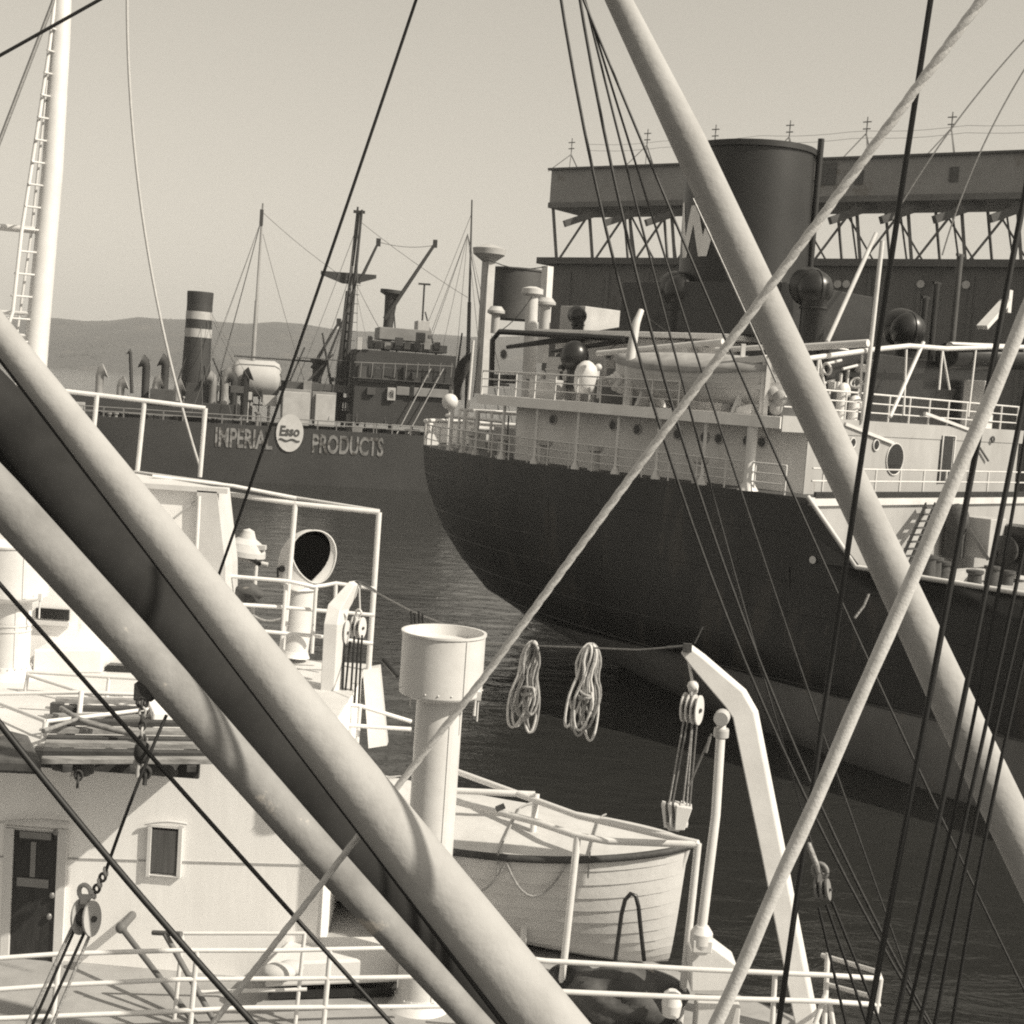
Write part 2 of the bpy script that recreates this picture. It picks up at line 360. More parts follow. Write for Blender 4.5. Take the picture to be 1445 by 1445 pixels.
mb = MB(); mb.tube([ce + ts * x + UZ * (-.78 + .1 * math.sin(x * 5)) - tn * .1 for x in [i * .14 - 1.12 for i in range(17)]], .09, 5); mb.build('emblem_wave', DGREY, emb)
mb = MB(); mb.torus(ce - tn * .1, 1.5, .05, tn, 32, 6); 
# funnel
fu, fz = TU(283, 412, 6.5); _, fb = TU(276, 565, 6.5)
fc = T(fu - .1, 6.5, TD - .4); ft = T(fu, 6.5, fz); fa = (ft - fc); FL = fa.length
def fr(k): return 1.72 - .32 * k
fun = MB().lathe(fc, [(fr(k) * (1 if k < .985 else 1.05), k * FL) for k in (0, .3, .6, .72, .8, .9, .985, .986, 1.0)], fa, 22).build('funnel', GREYH, tank)
for k0, k1 in ((.655, .72), (.79, .85)):
    MB().lathe(fc, [(fr(k0) + .03, k0 * FL), (fr(k1) + .03, k1 * FL)], fa, 22, False).build('funnel_band', LGREY, fun)
def tmast(x0, y0, x1, y1, v, r0, r1, name='mast'):
    a = TP(x0, y0, v); b_ = TP(x1, y1, v); a2 = a + (a - b_) * .15
    return MB().tube([a2, a + (b_ - a) * .55, a + (b_ - a) * .551, b_], [r0, (r0 + r1) / 2, r1 * 1.1, r1 * .6], 8).build(name, MGREY if name == 'mast' else GREYH, tank)
m1 = tmast(352, 590, 371, 287, 6.5, .3, .16)
q = TP(369, 307, 6.5); MB().beam(q - UZ * .9, q + UZ * .9, .36).build('mast_lamp', DGREY, m1)
m2 = tmast(478, 555, 505, 292, 6.5, .62, .2); m2.data.materials[0] = GREYH
a, b_ = TP(453, 385, 6.5), TP(531, 391, 6.5); MB().prism([a + UZ * .25, a - UZ * .15, (a * .6 + b_ * .4) - UZ * 1.0, (a * .4 + b_ * .6) - UZ * 1.0, b_ - UZ * .15, b_ + UZ * .25], tn * .5).build('crosstree', GREYH, m2)
MB().tube([TP(497, 375, 6), TP(507, 300, 6)], .17, 8).box(TP(507, 299, 6), (1.3, .4, .3)).build('topmast', GREYH, m2)
m3 = tmast(658, 600, 666, 282, 6.5, .3, .14); m3.data.materials[0] = GREYH
for pts, r in ((((506, 400), (534, 342)), .2), (((543, 450), (614, 344)), .26), (((440, 520), (478, 455)), .2), (((447, 545), (497, 420)), .16)):
    a, b_ = TP(*pts[0], 5), TP(*pts[1], 5); MB().tube([a, b_], [r, r * .7], 8).box(b_, (.5, .3, .9)).build('derrick_boom', GREYH, tank)
a, b_ = TP(533, 341, 5), TP(614, 346, 5)
def sag(a, b, s, n=14): return [a.lerp(b, k / n) - UZ * (s * 4 * (k / n) * (1 - k / n)) for k in range(n + 1)]
MB().tube(sag(a, b_, .4), .035, 4).build('rigging_wire', STEEL, tank)
for (x0, y0), (x1, y1) in (((371, 300), (490, 395)), ((500, 395), (560, 505)), ((505, 310), (660, 420)), ((371, 330), (430, 540)), ((490, 400), (440, 540)), ((666, 300), (560, 560)), ((371, 300), (300, 560)), ((500, 330), (410, 560))):
    MB().tube(sag(TP(x0, y0, 6.5), TP(x1, y1, 6.5), .3, 6), .03, 4).build('rigging_wire', STEEL, tank)
# vents, houses, bridge
MB().lathe(TP(546, 475, 6), [(.5, -2), (.62, 2.6), (.75, 4.7), (1.35, 5.0), (1.35, 5.4)], (.05, 0, 1), 14).build('galley_funnel', GREYH, tank)
MB().lathe(TP(441, 590, 6), [(.6, 0), (.5, 2.6), (.6, 6.2), (.95, 6.5), (.95, 6.8)], (.05, 0, 1), 14).build('ventilator', GREYH, tank)
def tbox(x0, y0, x1, y1, v, dep, name, m, bev=.05):
    (ua, zt), (ub, _) = TU(x0, y0, v), TU(x1, y0, v); _, zb = TU((x0 + x1) / 2, y1, v)
    return MB().prism([T(ua, v, zb), T(ub, v, zb), T(ub, v + dep, zb), T(ua, v + dep, zb)], (0, 0, zt - zb)).build(name, m, tank, bev)
br = tbox(503, 492, 645, 600, 1.2, 9, 'bridge_house', GREYH)
tbox(497, 532, 640, 538, .6, 10, 'bridge_deck', DGREY); tbox(527, 480, 632, 495, 2, 6, 'wheelhouse', GREYH)
for k in range(7):
    a = TP(533 + k * 14, 488, 1.9); MB().box(a, (.7, .08, .8), (ts, tn, UZ)).build('window', MGREY if k % 2 else GLASS, br)
tbox(536, 461, 610, 481, 2.5, 5, 'flying_bridge_screen', MGREY); tbox(590, 452, 607, 480, 2.6, 3, 'chart_house', LGREY)
MB().tube([TP(595, 470, 4), TP(599, 400, 4)], .12, 6).box(TP(599, 401, 4), (1.4, .3, .2)).build('signal_post', GREYH, tank)
tbox(400, 548, 440, 592, 1.4, 4, 'deck_house', MGREY); tbox(441, 552, 475, 594, 1.6, 4, 'deck_house', MGREY)
tbox(404, 538, 500, 552, 3, 5, 'catwalk', DGREY); tbox(420, 505, 540, 508, 4, 1, 'walkway', DGREY)
mb = MB(); a, b_ = TP(327, 532, 7), TP(396, 536, 7); r = 2.1
for i in range(1):
    mb.tube([a, a + ts * .25, a + ts * .8, b_ - ts * .8, b_ - ts * .25, b_], [r * .55, r * .85, r, r, r * .85, r * .55], 20)
mb.build('white_tank', mat('tank_white', .4, .7, .1, .5), tank)
MB().tube([TP(330, 502, 5), TP(440, 510, 5)], .12, 6).build('pipe', DGREY, tank)
for x0, y0, h, m_, ln in ((140, 548, 2.6, LGREY, 1), (170, 552, 1.6, LGREY, 1), (205, 548, 3.6, GREYH, -1), (232, 546, 3.6, GREYH, -1), (220, 552, 1.8, LGREY, 1), (250, 560, 2.0, LGREY, 1), (318, 548, 2.4, LGREY, 1), (330, 560, 2.8, GREYH, -1), (345, 562, 3.4, GREYH, 1), (300, 552, 2.2, MGREY, -1)):
    q = TP(x0, y0, 4); mb = MB(); q0 = q - UZ * 2.2; top = q + UZ * (h - 1.2)
    mb.tube([q0, top, top + UZ * .4 + ts * (.15 * ln), top + UZ * .6 + ts * (.6 * ln)], [.42, .45, .62, .85], 12); mb.build('cowl_ventilator', m_, tank)
mb = MB().tube([TP(186, 555, 3), TP(184, 498, 3), TP(181, 496, 3)], [.2, .2, .4], 8); mb.build('pipe', GREYH, tank)
tbox(90, 556, 340, 585, 2.2, 8, 'aft_house', GREYH); tbox(212, 548, 246, 566, 1.8, 2.2, 'small_boat_cover', DGREY)
tbox(262, 540, 300, 572, 4.2, 5, 'boiler_casing', GREYH)
tbox(400, 552, 438, 600, 1.0, 4, 'deck_house', LGREY); tbox(446, 556, 474, 602, 1.1, 4, 'deck_house', LGREY)
rnd = random.Random(21)
for k in range(46):
    u = rnd.uniform(-16, 36); v = rnd.uniform(1.2, 8); h = rnd.uniform(.5, 2.2); q = T(u, v, TD - .4); kind = k % 4
    if kind == 0: MB().lathe(q, [(.22, 0), (.2, h), (.34, h + .05), (.34, h + .25)], (0, 0, 1), 10).build('deck_vent', rnd.choice((LGREY, MGREY, DGREY)), tank)
    elif kind == 1: MB().box(q + UZ * h / 2, (rnd.uniform(.5, 1.8), .8, h), (ts, tn, UZ)).build('deck_fitting', rnd.choice((MGREY, GREYH, DGREY, LGREY)), tank, .04)
    elif kind == 2: MB().tube([q, q + UZ * h, q + UZ * h + ts * rnd.uniform(.8, 3)], .1, 8).build('cargo_pipe', rnd.choice((MGREY, DGREY)), tank)
    else: MB().tube([q, q + UZ * (h + 1.2)], .07, 6).ball(q + UZ * (h + 1.2), .18, 8, 6).build('deck_post', rnd.choice((LGREY, MGREY)), tank)
MB().tube([TP(486, 555, 5.5), TP(500, 400, 5.5), TP(511, 296, 5.5)], [.3, .22, .12], 8).build('topmast', GREYH, tank)
for k in range(12):
    y = 545 - k * 13; a = TP(481 + k * 1.3, y, 6); MB().beam(a - ts * .2, a + ts * 1.1, .07).build('mast_rung', GREYH, tank)
for pts, r in ((((470, 560), (455, 470)), .18), (((415, 560), (470, 500)), .16), (((330, 575), (300, 505)), .14), (((395, 570), (430, 490)), .14), (((620, 520), (600, 440)), .14), (((640, 560), (652, 470)), .16), (((560, 500), (556, 440)), .12), (((240, 570), (262, 505)), .12)):
    a, b_ = TP(*pts[0], 4.5), TP(*pts[1], 4.5); MB().tube([a, b_], [r, r * .6], 8).build('derrick_boom', GREYH, tank)
for k in range(22):
    x0 = rnd.choice((369, 505, 500, 660, 283)); y0 = {369: 310, 505: 310, 500: 400, 660: 330, 283: 415}[x0]; x1 = x0 + rnd.uniform(-110, 110); y1 = 585 + (x1 - 300) * .05
    MB().tube(sag(TP(x0, y0, 6.5), TP(x1, y1, 1.0 + 9 * (k % 2)), .2, 6), .03, 4).build('rigging_wire', STEEL, tank)
for k in range(30):
    x = rnd.uniform(300, 500); y = rnd.uniform(535, 590) ; q = TP(x, y, rnd.uniform(2, 8)); h = rnd.uniform(.4, 1.4)
    if k % 3: MB().box(q, (rnd.uniform(.4, 1.8), .6, h), (ts, tn, UZ)).tube([q - UZ * 3, q], .12, 6).build('deck_fitting', rnd.choice((GREYH, DGREY, MGREY, LGREY)), tank, .03)
    else: MB().tube([q - UZ * 2.5, q + UZ * h, q + UZ * h + ts * rnd.uniform(-2, 2)], .11, 6).build('cargo_pipe', rnd.choice((GREYH, MGREY)), tank)
for k in range(16):
    x = 506 + rnd.uniform(0, 130); y = rnd.choice((478, 488, 528, 556)) + rnd.uniform(-6, 4); q = TP(x, y, 1.0); MB().box(q, (rnd.uniform(.3, 1.2), .5, rnd.uniform(.4, 1.6)), (ts, tn, UZ)).build('bridge_fitting', rnd.choice((LGREY, GREYH, DGREY, BLACK)), tank, .03)
tbox(505, 515, 560, 540, .9, 2, 'side_cab', DGREY); tbox(560, 545, 640, 560, .8, 2, 'shade_screen', MGREY)
for k in range(9): MB().tube([TP(508 + k * 16, 533, .7), TP(510 + k * 16, 512, .7)], .05, 5).build('bridge_rail_post', MGREY, tank)
MB().tube([TP(500, 511, .7), TP(640, 517, .7)], .05, 5).build('bridge_handrail', MGREY, tank)
mb = MB(); zt = TD + 1.05
for k in range(34):
    u = -20 + k * 2.1; v = 6.5 - tb(u, TD) + .25
    MB().beam(T(u, v, TD - .4), T(u, v, zt), .12).build('rail_post', MGREY, tank)
for dz in (1.0, .55):
    MB().tube([T(-20 + k * 2.1, 6.5 - tb(-20 + k * 2.1, TD) + .25, TD + dz) for k in range(34)], .06, 5).build('handrail', MGREY, tank)
for x0, x1 in ((560, 578), (576, 596)):
    MB().tube([TP(x0, 612, .3), TP(x1 + 30, 520, .8)], .07, 5).build('boat_fall', LGREY, tank)

# ------------------------------------------------------------------ the freighter moored alongside (stern to the left)
SO = V((10.36, 49.85, 0)); ss = V((.701, -.713, 0)).normalized(); sa = V((.713, .701, 0)).normalized()
ZD, ZB = 10.9, 13.25          # poop deck, boat deck underside
def S(u, v, z): q = SO + ss * u + sa * v; q.z = z; return q
def SV(x, y, v): return VP(x, y, S(0, v, 0), sa)
def SU(x, y, u): return VP(x, y, S(u, 0, 0), ss)
def uvz(q): d = q - SO; return d.dot(ss), d.dot(sa), q.z
ship = thing('cargo_ship', 'black hulled freighter moored stern first with pale superstructure and black funnel', 'ship', S(5, 8, 0))
LV = [(10.9, -28, -9, 2.0, 2.0), (9.6, -27.8, -8.5, 2.0, 2.0), (8.7, -27.45, -7.6, 2.0, 2.0), (7.9, -27, -6.5, 2.0, 2.0), (6.8, -26.3, -5, 2.0, 1.95), (5.5, -25.1, -2.5, 1.9, 1.9), (4.3, -23.6, 0, 1.85, 1.8), (3.3, -21.2, 3.4, 1.7, 1.7), (2.6, -18.6, 6, 1.5, 1.5), (1.9, -15.5, 8, 1.4, 1.4), (1.0, -12.5, 10, 1.3, 1.3), (0, -11, 12, 1.3, 1.2), (-1.5, -10, 13, 1.3, 1.2)]
def half(u, row):
    z, ua, um, p, qv = row
    if u >= um:
        r = 1.0
        if u > 34: r = max(0, 1 - ((u - 34) / 16) ** 1.7)
        return 8 * r
    if u <= ua: return 0.0
    return 8 * max(0, 1 - ((um - u) / (um - ua)) ** p) ** (1 / qv)
def ztop_of(u): return 10.9 if u <= 0 else max(8.7, 10.9 - u * 1.0)
tt_ = [i / 46 for i in range(47)]
def hull_rows(lv, mb):
    for sg in (-1, 1):
        vs = []
        for row in lv:
            ua = row[1]
            for t_ in tt_:      # dense near the stern
                u = ua + (50 - ua) * (t_ ** 2.2)
                z = min(row[0], ztop_of(u)) if row[0] > 8.7 else row[0] + (.85 * max(0, min(1, (u + 20) / 14)) if row[0] == 3.3 else 0)
                vs.append(S(u, 8 + sg * half(u, row) * (1 if sg < 0 else 1.35), z))
        n = len(tt_)
        mb.add(vs, [(i * n + k, i * n + k + 1, (i + 1) * n + k + 1, (i + 1) * n + k) for i in range(len(lv) - 1) for k in range(n - 1)], True)
mb = MB(); hull_rows(LV[:8], mb); hull = mb.build('hull', BLACKH, ship)
mb = MB(); hull_rows(LV[7:], mb); mb.build('boot_topping', BOOT, ship)
for ri in (1, 3, 4, 5, 6, 7):    # plate laps along the side
    row = LV[ri]; up_ = lambda u: row[0] + (.87 * max(0, min(1, (u + 20) / 14)) if row[0] == 3.3 else 0)
    lap = [S(row[1] + (40 - row[1]) * (k / 60) ** 2.0, 0, 0) for k in range(61)]; q_ = []
    for k in range(61):
        u = row[1] + (40 - row[1]) * (k / 60) ** 2.0
        if row[0] > 8.7 and u > 0: break
        q_.append(S(u, 8 - half(u, row) - .0, up_(u)))
    MB().tube(q_, .022 if ri != 7 else .035, 6).build('plate_lap', BLACKH if ri != 7 else DGREY, hull)
for k in range(9):                # butt straps
    u = -17 + k * 3.7; ra, rb = LV[3], LV[4]; q_ = []
    for ri in ((1, 3) if k % 2 else (3, 5)): pass
    rows_ = LV[1:4] if k % 2 else LV[3:6]
    MB().tube([S(u + (.4 if k % 2 else 0), 8 - half(u + (.4 if k % 2 else 0), row), min(row[0], ztop_of(u + .4))) for row in rows_], .018, 6).build('butt_strap', BLACKH, hull)
# decks
def near_v(u, ins=0.0): return 8 - half(u, LV[0]) + ins
us_ = [-27.9, -27.5, -27, -26, -25, -23.5, -22, -20, -17, -13, -9, -4, 0]
mb = MB(); mb.prism([S(u, near_v(u, .05), ZD - .2) for u in us_] + [S(u, 8 + (8 - near_v(u, .05)) * 1.35, ZD - .2) for u in reversed(us_)], (0, 0, .2)); mb.build('poop_deck', DGREY, ship)
mb = MB(); mb.prism([S(0, .1, 7.5), S(40, 2.5, 7.5), S(40, 15, 7.5), S(0, 18.7, 7.5)], (0, 0, .2)); mb.build('well_deck', LGREY, ship)
# poop front bulkhead, ladder side
mb = MB(); mb.prism([S(-.25, .15, 7.7), S(-.02, .15, 7.7), S(-.02, 18.7, 7.7), S(-.25, 18.7, 7.7)], (0, 0, 3.0)); bulk = mb.build('poop_bulkhead', BUFF, ship)
mb = MB(); mb.beam(S(.03, .1, 10.78), S(.03, 18.75, 10.78), .16, .3); mb.build('deck_edge_bar', OFFW, ship)
mb = MB(); mb.beam(S(.08, .3, 11.02), S(.08, 18.6, 11.02), .1, .22); mb.build('dark_edge_strip', BLACK, ship)  # black strip along the poop front edge
# the white triangular fashion plate seen inside the black bulwark
mb = MB(); mb.prism([S(.05, .12, 10.85), S(2.2, .12, 8.7), S(2.2, .12, 7.7), S(.05, .12, 7.7)], sa * .06); mb.build('fashion_plate', BUFF, ship)
mb = MB(); mb.tube([S(0, 0, 10.95), S(2.2, 0, 8.75), S(8, 0, 8.75), S(34, 0, 8.75)], .09, 8); mb.build('bulwark_capping', OFFW, ship)
for k in range(14):
    u = 2.6 + k * 1.6; MB().prism([S(u, .15, 8.6), S(u, .75, 7.7), S(u, .15, 7.7)], ss * .05).build('bulwark_stay', LGREY, ship)
# house on the poop
H0, H1 = -18.2, -1.4
mb = MB(); mb.prism([S(H0, 3.2, ZD), S(H0 + 1.5, 1.8, ZD), S(H1 - .03, 1.8, ZD), S(H1 - .03, 18.3, ZD), S(H0 + 1.5, 16.2, ZD), S(H0, 12.8, ZD)], (0, 0, ZB - ZD)); house = mb.build('poop_house', HOUSEW, ship)
MB().prism([S(H1 - .028, 1.78, ZD), S(H1, 1.78, ZD), S(H1, 18.32, ZD), S(H1 - .028, 18.32, ZD)], (0, 0, ZB - ZD - .11)).build('front_wall', BUFF, ship)
# boat deck slab
mb = MB(); ud = [-18.6, -17, -14, -10, -6, -1.42]
mb.prism([S(-18.9, 4, ZB)] + [S(u, max(near_v(u, -.02), -.02), ZB) for u in ud] + [S(u, 8 + (8 - max(near_v(u, -.02), -.02)) * 1.35, ZB) for u in reversed(ud)] + [S(-18.9, 12, ZB)], (0, 0, .42)); mb.build('boat_deck', HOUSEW, ship)
# front wall upper strip
mb = MB(); mb.prism([S(-1.44, .05, ZB - .1), S(-1.37, .05, ZB - .1), S(-1.37, 18.7, ZB - .1), S(-1.44, 18.7, ZB - .1)], (0, 0, .58)); mb.build('front_coaming', BUFF, ship)
# portholes on the house side and front
def disc(q, nrm, r, name, par, rim=True, dep=.05, m=None, n=18):
    o = MB().lathe(q + nrm * .004, [(r, 0), (r, dep)], nrm, n).build(name, m or GLASS, par)
    if rim: MB().torus(q + nrm * (dep), r + .01, .03, nrm, n, 6).build('porthole_rim', OFFW, o)
    return o
for x, y in ((781, 592), (866, 600), (900, 606), (957, 613), (995, 617), (1015, 619), (1055, 622), (1076, 624)):
    disc(SV(x, y, 1.8), -sa, .19, 'porthole', house)
fq = lambda x, y: SU(x, y, H1)
disc(fq(1235, 628), ss, .2, 'porthole', house); disc(fq(1202, 625), ss, .18, 'porthole', house)
disc(fq(1262, 648), ss, .62, 'round_doorway', house, True, .03, n=28)
a, b_ = fq(1338, 615), fq(1328, 681)
dr = MB().box(S(H1 + .03, uvz((a + b_) / 2)[1], (a.z + b_.z) / 2), (.06, .95, a.z - b_.z), (ss, sa, UZ)).build('door', BLACK, house)
MB().tube([S(H1 + .07, uvz(a)[1] - .5, b_.z), S(H1 + .07, uvz(a)[1] - .5, a.z), S(H1 + .07, uvz(a)[1] + .5, a.z), S(H1 + .07, uvz(a)[1] + .5, b_.z)], .035, 6).build('door_frame', OFFW, dr)
for (x0, y0), (x1, y1) in (((1190, 598), (1258, 625)), ((1303, 583), (1368, 607))):   # inclined rain strips
    a, b_ = fq(x0, y0), fq(x1, y1); MB().beam(a + ss * .06, b_ + ss * .06, .12, .12).build('eyebrow_strip', OFFW, house)
a, b_ = fq(1398, 620), fq(1394, 626); MB().torus(a + ss * .1, .12, .04, ss).build('lamp_bracket', RUST, house)
MB().tube([fq(1380, 632) + ss * .1, fq(1391, 650) + ss * .12], .05, 6).build('hand_grip', STEEL, house)
a, b_ = fq(738, 590), fq(738, 660)
# aft recess door in the shade of the boat deck
dq = S(H0 + .7, 2.3, ZD + 1.0)
nrm = (ss * -1.4 + sa * -1.5).normalized(); tx_ = V((-nrm.y, nrm.x, 0))
MB().box(dq + nrm * .18, (.8, .06, 1.8), (tx_, nrm, UZ)).build('door', BLACK, house)
# stanchions at the deck edge
for x, y in ((708, 648), (753, 654.5), (804, 662), (853, 669), (907, 676), (970, 684)):
    q = Z(x, y, ZD); u, v, _ = uvz(q); v = max(near_v(u, .18), .18)
    MB().tube([S(u, v, ZD), S(u, v, ZD + .05), S(u, v, ZD + .34), S(u, v, ZB)], [.2, .2, .075, .07], 10).build('stanchion', WHITE, ship)
q = Z(1030, 692, ZD); u, v, _ = uvz(q)
MB().tube([S(u, .2, ZD), S(u, .2, ZD + .3), S(u, .2, ZB)], [.4, .2, .2], 12).build('pillar', WHITE, ship)
for u in (-20.5, -22, -19.2):
    MB().tube([S(u, near_v(u, .5), ZD), S(u, near_v(u, .5), ZD + .3), S(u, near_v(u, .5), ZD + 2.0)], [.2, .09, .09], 8).build('stanchion', WHITE, ship)
# rails round the poop
ru = [-25.4 + k * 1.35 for k in range(19)]
for u in ru:
    v = max(near_v(u, .15), .15); MB().tube([S(u, v, ZD), S(u, v, ZD + 1.05)], .035, 6).build('rail_post', WHITE, ship)
for dz in (1.05, .7, .36):
    MB().tube([S(u, max(near_v(u, .15), .15), ZD + dz) for u in [-25.4 + k * .45 for k in range(55)]], .028 if dz < 1 else .04, 6).build('handrail', WHITE, ship)
# white bulwark right aft
mb = MB(); au = [-27.97 + (2.7) * (k / 14) ** 1.6 for k in range(15)]
pth = [S(u, near_v(u, .03), ZD) for u in reversed(au)] + [S(u, 16 - near_v(u, .03), ZD) for u in au]
vs = pth + [p_ + UZ * 1.15 for p_ in pth]; n = len(pth)
mb.add(vs, [(k, k + 1, n + k + 1, n + k) for k in range(n - 1)], True); mb.build('stern_bulwark', HOUSEW, ship)
MB().tube([p_ + UZ * 1.18 for p_ in pth], .1, 8).build('bulwark_capping', WHITE, ship)
for u in (-26.9, -26.0):
    MB().prism([S(u, near_v(u, .1), ZD), S(u, near_v(u, .1), ZD + 1.1), S(u + .15, near_v(u, .1) + .7, ZD)], ss * .05).build('bulwark_stay', WHITE, ship)
# bollards, fairleads, winch on the poop edge
for x, y in ((778, 655), (836, 664), (963, 682), (690, 646), (664, 640)):
    q = Z(x, y, ZD); u, v, _ = uvz(q); v = max(near_v(u, .75), .75)
    MB().lathe(S(u, v, ZD), [(.3, 0), (.3, .08), (.2, .12), (.2, .75), (.32, .82), (.32, 1.0)], (0, 0, 1), 14).build('bollard', OFFW, ship)
def sbox(u0, u1, v0, v1, z0, z1, name, m, par=None, bev=.04):
    return MB().prism([S(u0, v0, z0), S(u1, v0, z0), S(u1, v1, z0), S(u0, v1, z0)], (0, 0, z1 - z0)).build(name, m, par or ship, bev)
sbox(-22.6, -20.6, 6, 9.5, ZD, ZD + 1.2, 'steering_winch', LGREY); sbox(-24.6, -23.4, 6.3, 8.5, ZD, ZD + 1.0, 'mooring_winch', LGREY)
for u in (-23.6, -22.4, -21.3):
    MB().tube([S(u, 4.6, ZD), S(u, 4.6, ZD + 1.9), S(u, 7.6, ZD + 1.9)], .09, 8).build('pipe_frame', WHITE, ship)
MB().tube([S(-25, 5, ZD + 1.55), S(-19.4, 3.6, ZD + 1.55)], .09, 8).build('pipe_frame', WHITE, ship)
q = SV(635, 567, 6); MB().ball(q, (.42, .42, .42)).build('signal_ball', WHITE, ship)
MB().tube([q - UZ * 2.2, q], .05, 6).build('ball_post', WHITE, ship)
# flagstaff and mast right aft
MB().tube([SV(655, 640, 8), SV(668, 480, 8)], [.09, .07], 8).build('ensign_staff', WHITE, ship)
a = SV(668, 490, 8); mb = MB(); vs = []
for i in range(13):
    for j in range(7):
        f = i / 12; vs.append(a + UZ * (-.2 - 2.6 * f - .25 * j / 6 * (1 - f)) - ss * (.12 + .62 * f * 1.0 + (j / 6) * (.5 + .4 * math.sin(f * 3))) + sa * (.16 * math.sin(j * 1.6 + f * 6)))
mb.add(vs, [(i * 7 + j, i * 7 + j + 1, (i + 1) * 7 + j + 1, (i + 1) * 7 + j) for i in range(12) for j in range(6)], True)
fl = mb.build('ensign', mat('dark_flag_cloth', .06, .9, .4, 1.2), ship); fl.modifiers.new('thick', 'SOLIDIFY').thickness = .01
# boat-deck rail
bu = [-18.4 + k * 1.35 for k in range(10)]
bz = ZB + .42
for u in bu:
    v = max(near_v(u, .1), .1); MB().tube([S(u, v, bz), S(u, v, bz + 1.05)], .035, 6).build('rail_post', WHITE, ship)
for dz in (1.05, .7, .35):
    MB().tube([S(-18.8, 5.5, bz + dz), S(-18.5, near_v(-18.5, .3), bz + dz)] + [S(u, max(near_v(u, .1), .1), bz + dz) for u in bu], .035 if dz > 1 else .025, 6).build('handrail', WHITE, ship)
# front rail of the boat deck
for k in range(12):
    v = 1.2 + k * 1.55; MB().tube([S(-1.55, v, bz), S(-1.55, v, bz + 1.1)], .04, 6).build('rail_post', WHITE, ship)
for dz in (1.1, .74, .38):
    MB().tube([S(-1.55, .3, bz + dz), S(-1.55, 18.6, bz + dz)], .04 if dz > 1 else .03, 6).build('handrail', WHITE, ship)
# rail at the poop front
for k, v in enumerate([1.0 + i * 1.75 for i in range(11)]):
    MB().tube([S(-.1, v, ZD), S(-.1, v, ZD + 1.05)], .04, 6).build('rail_post', WHITE, ship)
for dz in (1.05, .6):
    MB().tube([S(-.1, .3, ZD + dz), S(-.1, 18.5, ZD + dz)], .035, 6).build('handrail', OFFW, ship)
# upper house (engine casing) on the boat deck and its roof gear
EC0, EC1 = -19.2, -8
casing = sbox(-17.2, -7.5, 4.4, 11.6, bz, 16.55, 'casing', HOUSEW)
sbox(-17.8, -6.8, 3.6, 12.4, 16.57, 16.8, 'casing_roof', HOUSEW)
for x, y in ((712, 500), (790, 505), (860, 500)): disc(SV(x, y, 4.4), -sa, .22, 'porthole', casing)
sbox(-17.0, -13.4, 3.7, 4.3, bz, bz + 1.9, 'locker', OFFW); 
sbox(-10.9, -8.8, 3.4, 4.3, bz + .6, bz + 2.6, 'water_tank', OFFW, None, .15)
MB().tube([S(-13.1, 2.2, bz + .35 + h_) for h_ in (0, .05, .3, .9, 1.15, 1.32, 1.4)], [.3, .42, .5, .5, .42, .25, .1], 22).build('white_drum', WHITE, ship)
for du in (-.3, .3): MB().tube([S(-13.1 + du, 2.2, bz), S(-13.1 + du, 2.2, bz + .5)], .07, 6).build('drum_leg', WHITE, ship)
sbox(-16.0, -14.4, 1.7, 2.8, bz, bz + .85, 'skylight', LGREY); sbox(-12.2, -9.6, 1.8, 3.0, bz, bz + .7, 'deck_locker', DGREY)
kp = SV(748, 520, 6); ktop = SV(751, 418, 6)
MB().tube([S(uvz(kp)[0], 6, bz), ktop], [.34, .3], 14).lathe(ktop, [(.3, 0), (.52, .1), (.52, .35), (.2, .45)], (0, 0, 1), 16).build('king_post', OFFW, ship)
for x0, x1 in ((765, 775),):
    a = SV(768, 470, 9); b_ = SV(773, 376, 9); MB().beam(a - UZ * 1.5, b_, .42).build('white_post', WHITE, ship)
MB().beam(SV(684, 475, 9) - UZ * 3, SV(690, 366, 9), .5).lathe(SV(690, 362, 9), [(.3, -.3), (.85, .1), (.9, .4), (.3, .6)], (0, 0, 1), 14).build('king_post', LGREY, ship)
for x, y, r, h in ((770, 430, .5, 1.3), (700, 442, .45, 1.0)):
    q = SV(x, y, 7); MB().lathe(q, [(r * .5, -h), (r * .5, -.1), (r, 0), (r, .12), (r * .6, .34)], (0, 0, 1), 14).build('mushroom_ventilator', LGREY, ship)
sbox(-21.5, -19.8, 9, 12, 16.8, 18.3, 'roof_house', LGREY); a, b_ = SV(697, 425, 12), SV(757, 383, 12)
MB().lathe(S((uvz(a)[0] + uvz(b_)[0]) / 2, 12, a.z - 1), [(1.55, 0), (1.55, b_.z - a.z + 1), (1.62, b_.z - a.z + 1.02), (1.62, b_.z - a.z + 1.12)], (0, 0, 1), 20).build('galley_funnel', DGREY, ship)
def cowl(q, r, h, face, name, m, par=None):
    face = V(face).normalized(); mb = MB(); pts = [q - UZ * h, q - UZ * (r * .9)]; rs = [r * .62, r * .62]
    for k in range(6):
        a_ = k / 5 * math.pi / 2; pts.append(q + UZ * (-r * .45 + r * .62 * math.sin(a_)) + face * (r * .62 * (1 - math.cos(a_)) - r * .1)); rs.append(r * (.66 + .3 * (k / 5)))
    pts.append(q + UZ * (r * .17) + face * (r * .95)); rs.append(r)
    mb.tube(pts, rs, 20); mb.ball(q, (r * .93, r * .93, r * .93)); mb.torus(q, r * .935, .025, face.cross(UZ), 28, 6); mb.torus(q - UZ * r * .95, r * .66, .05, UZ, 24, 6); return mb.build(name, m, par or ship)
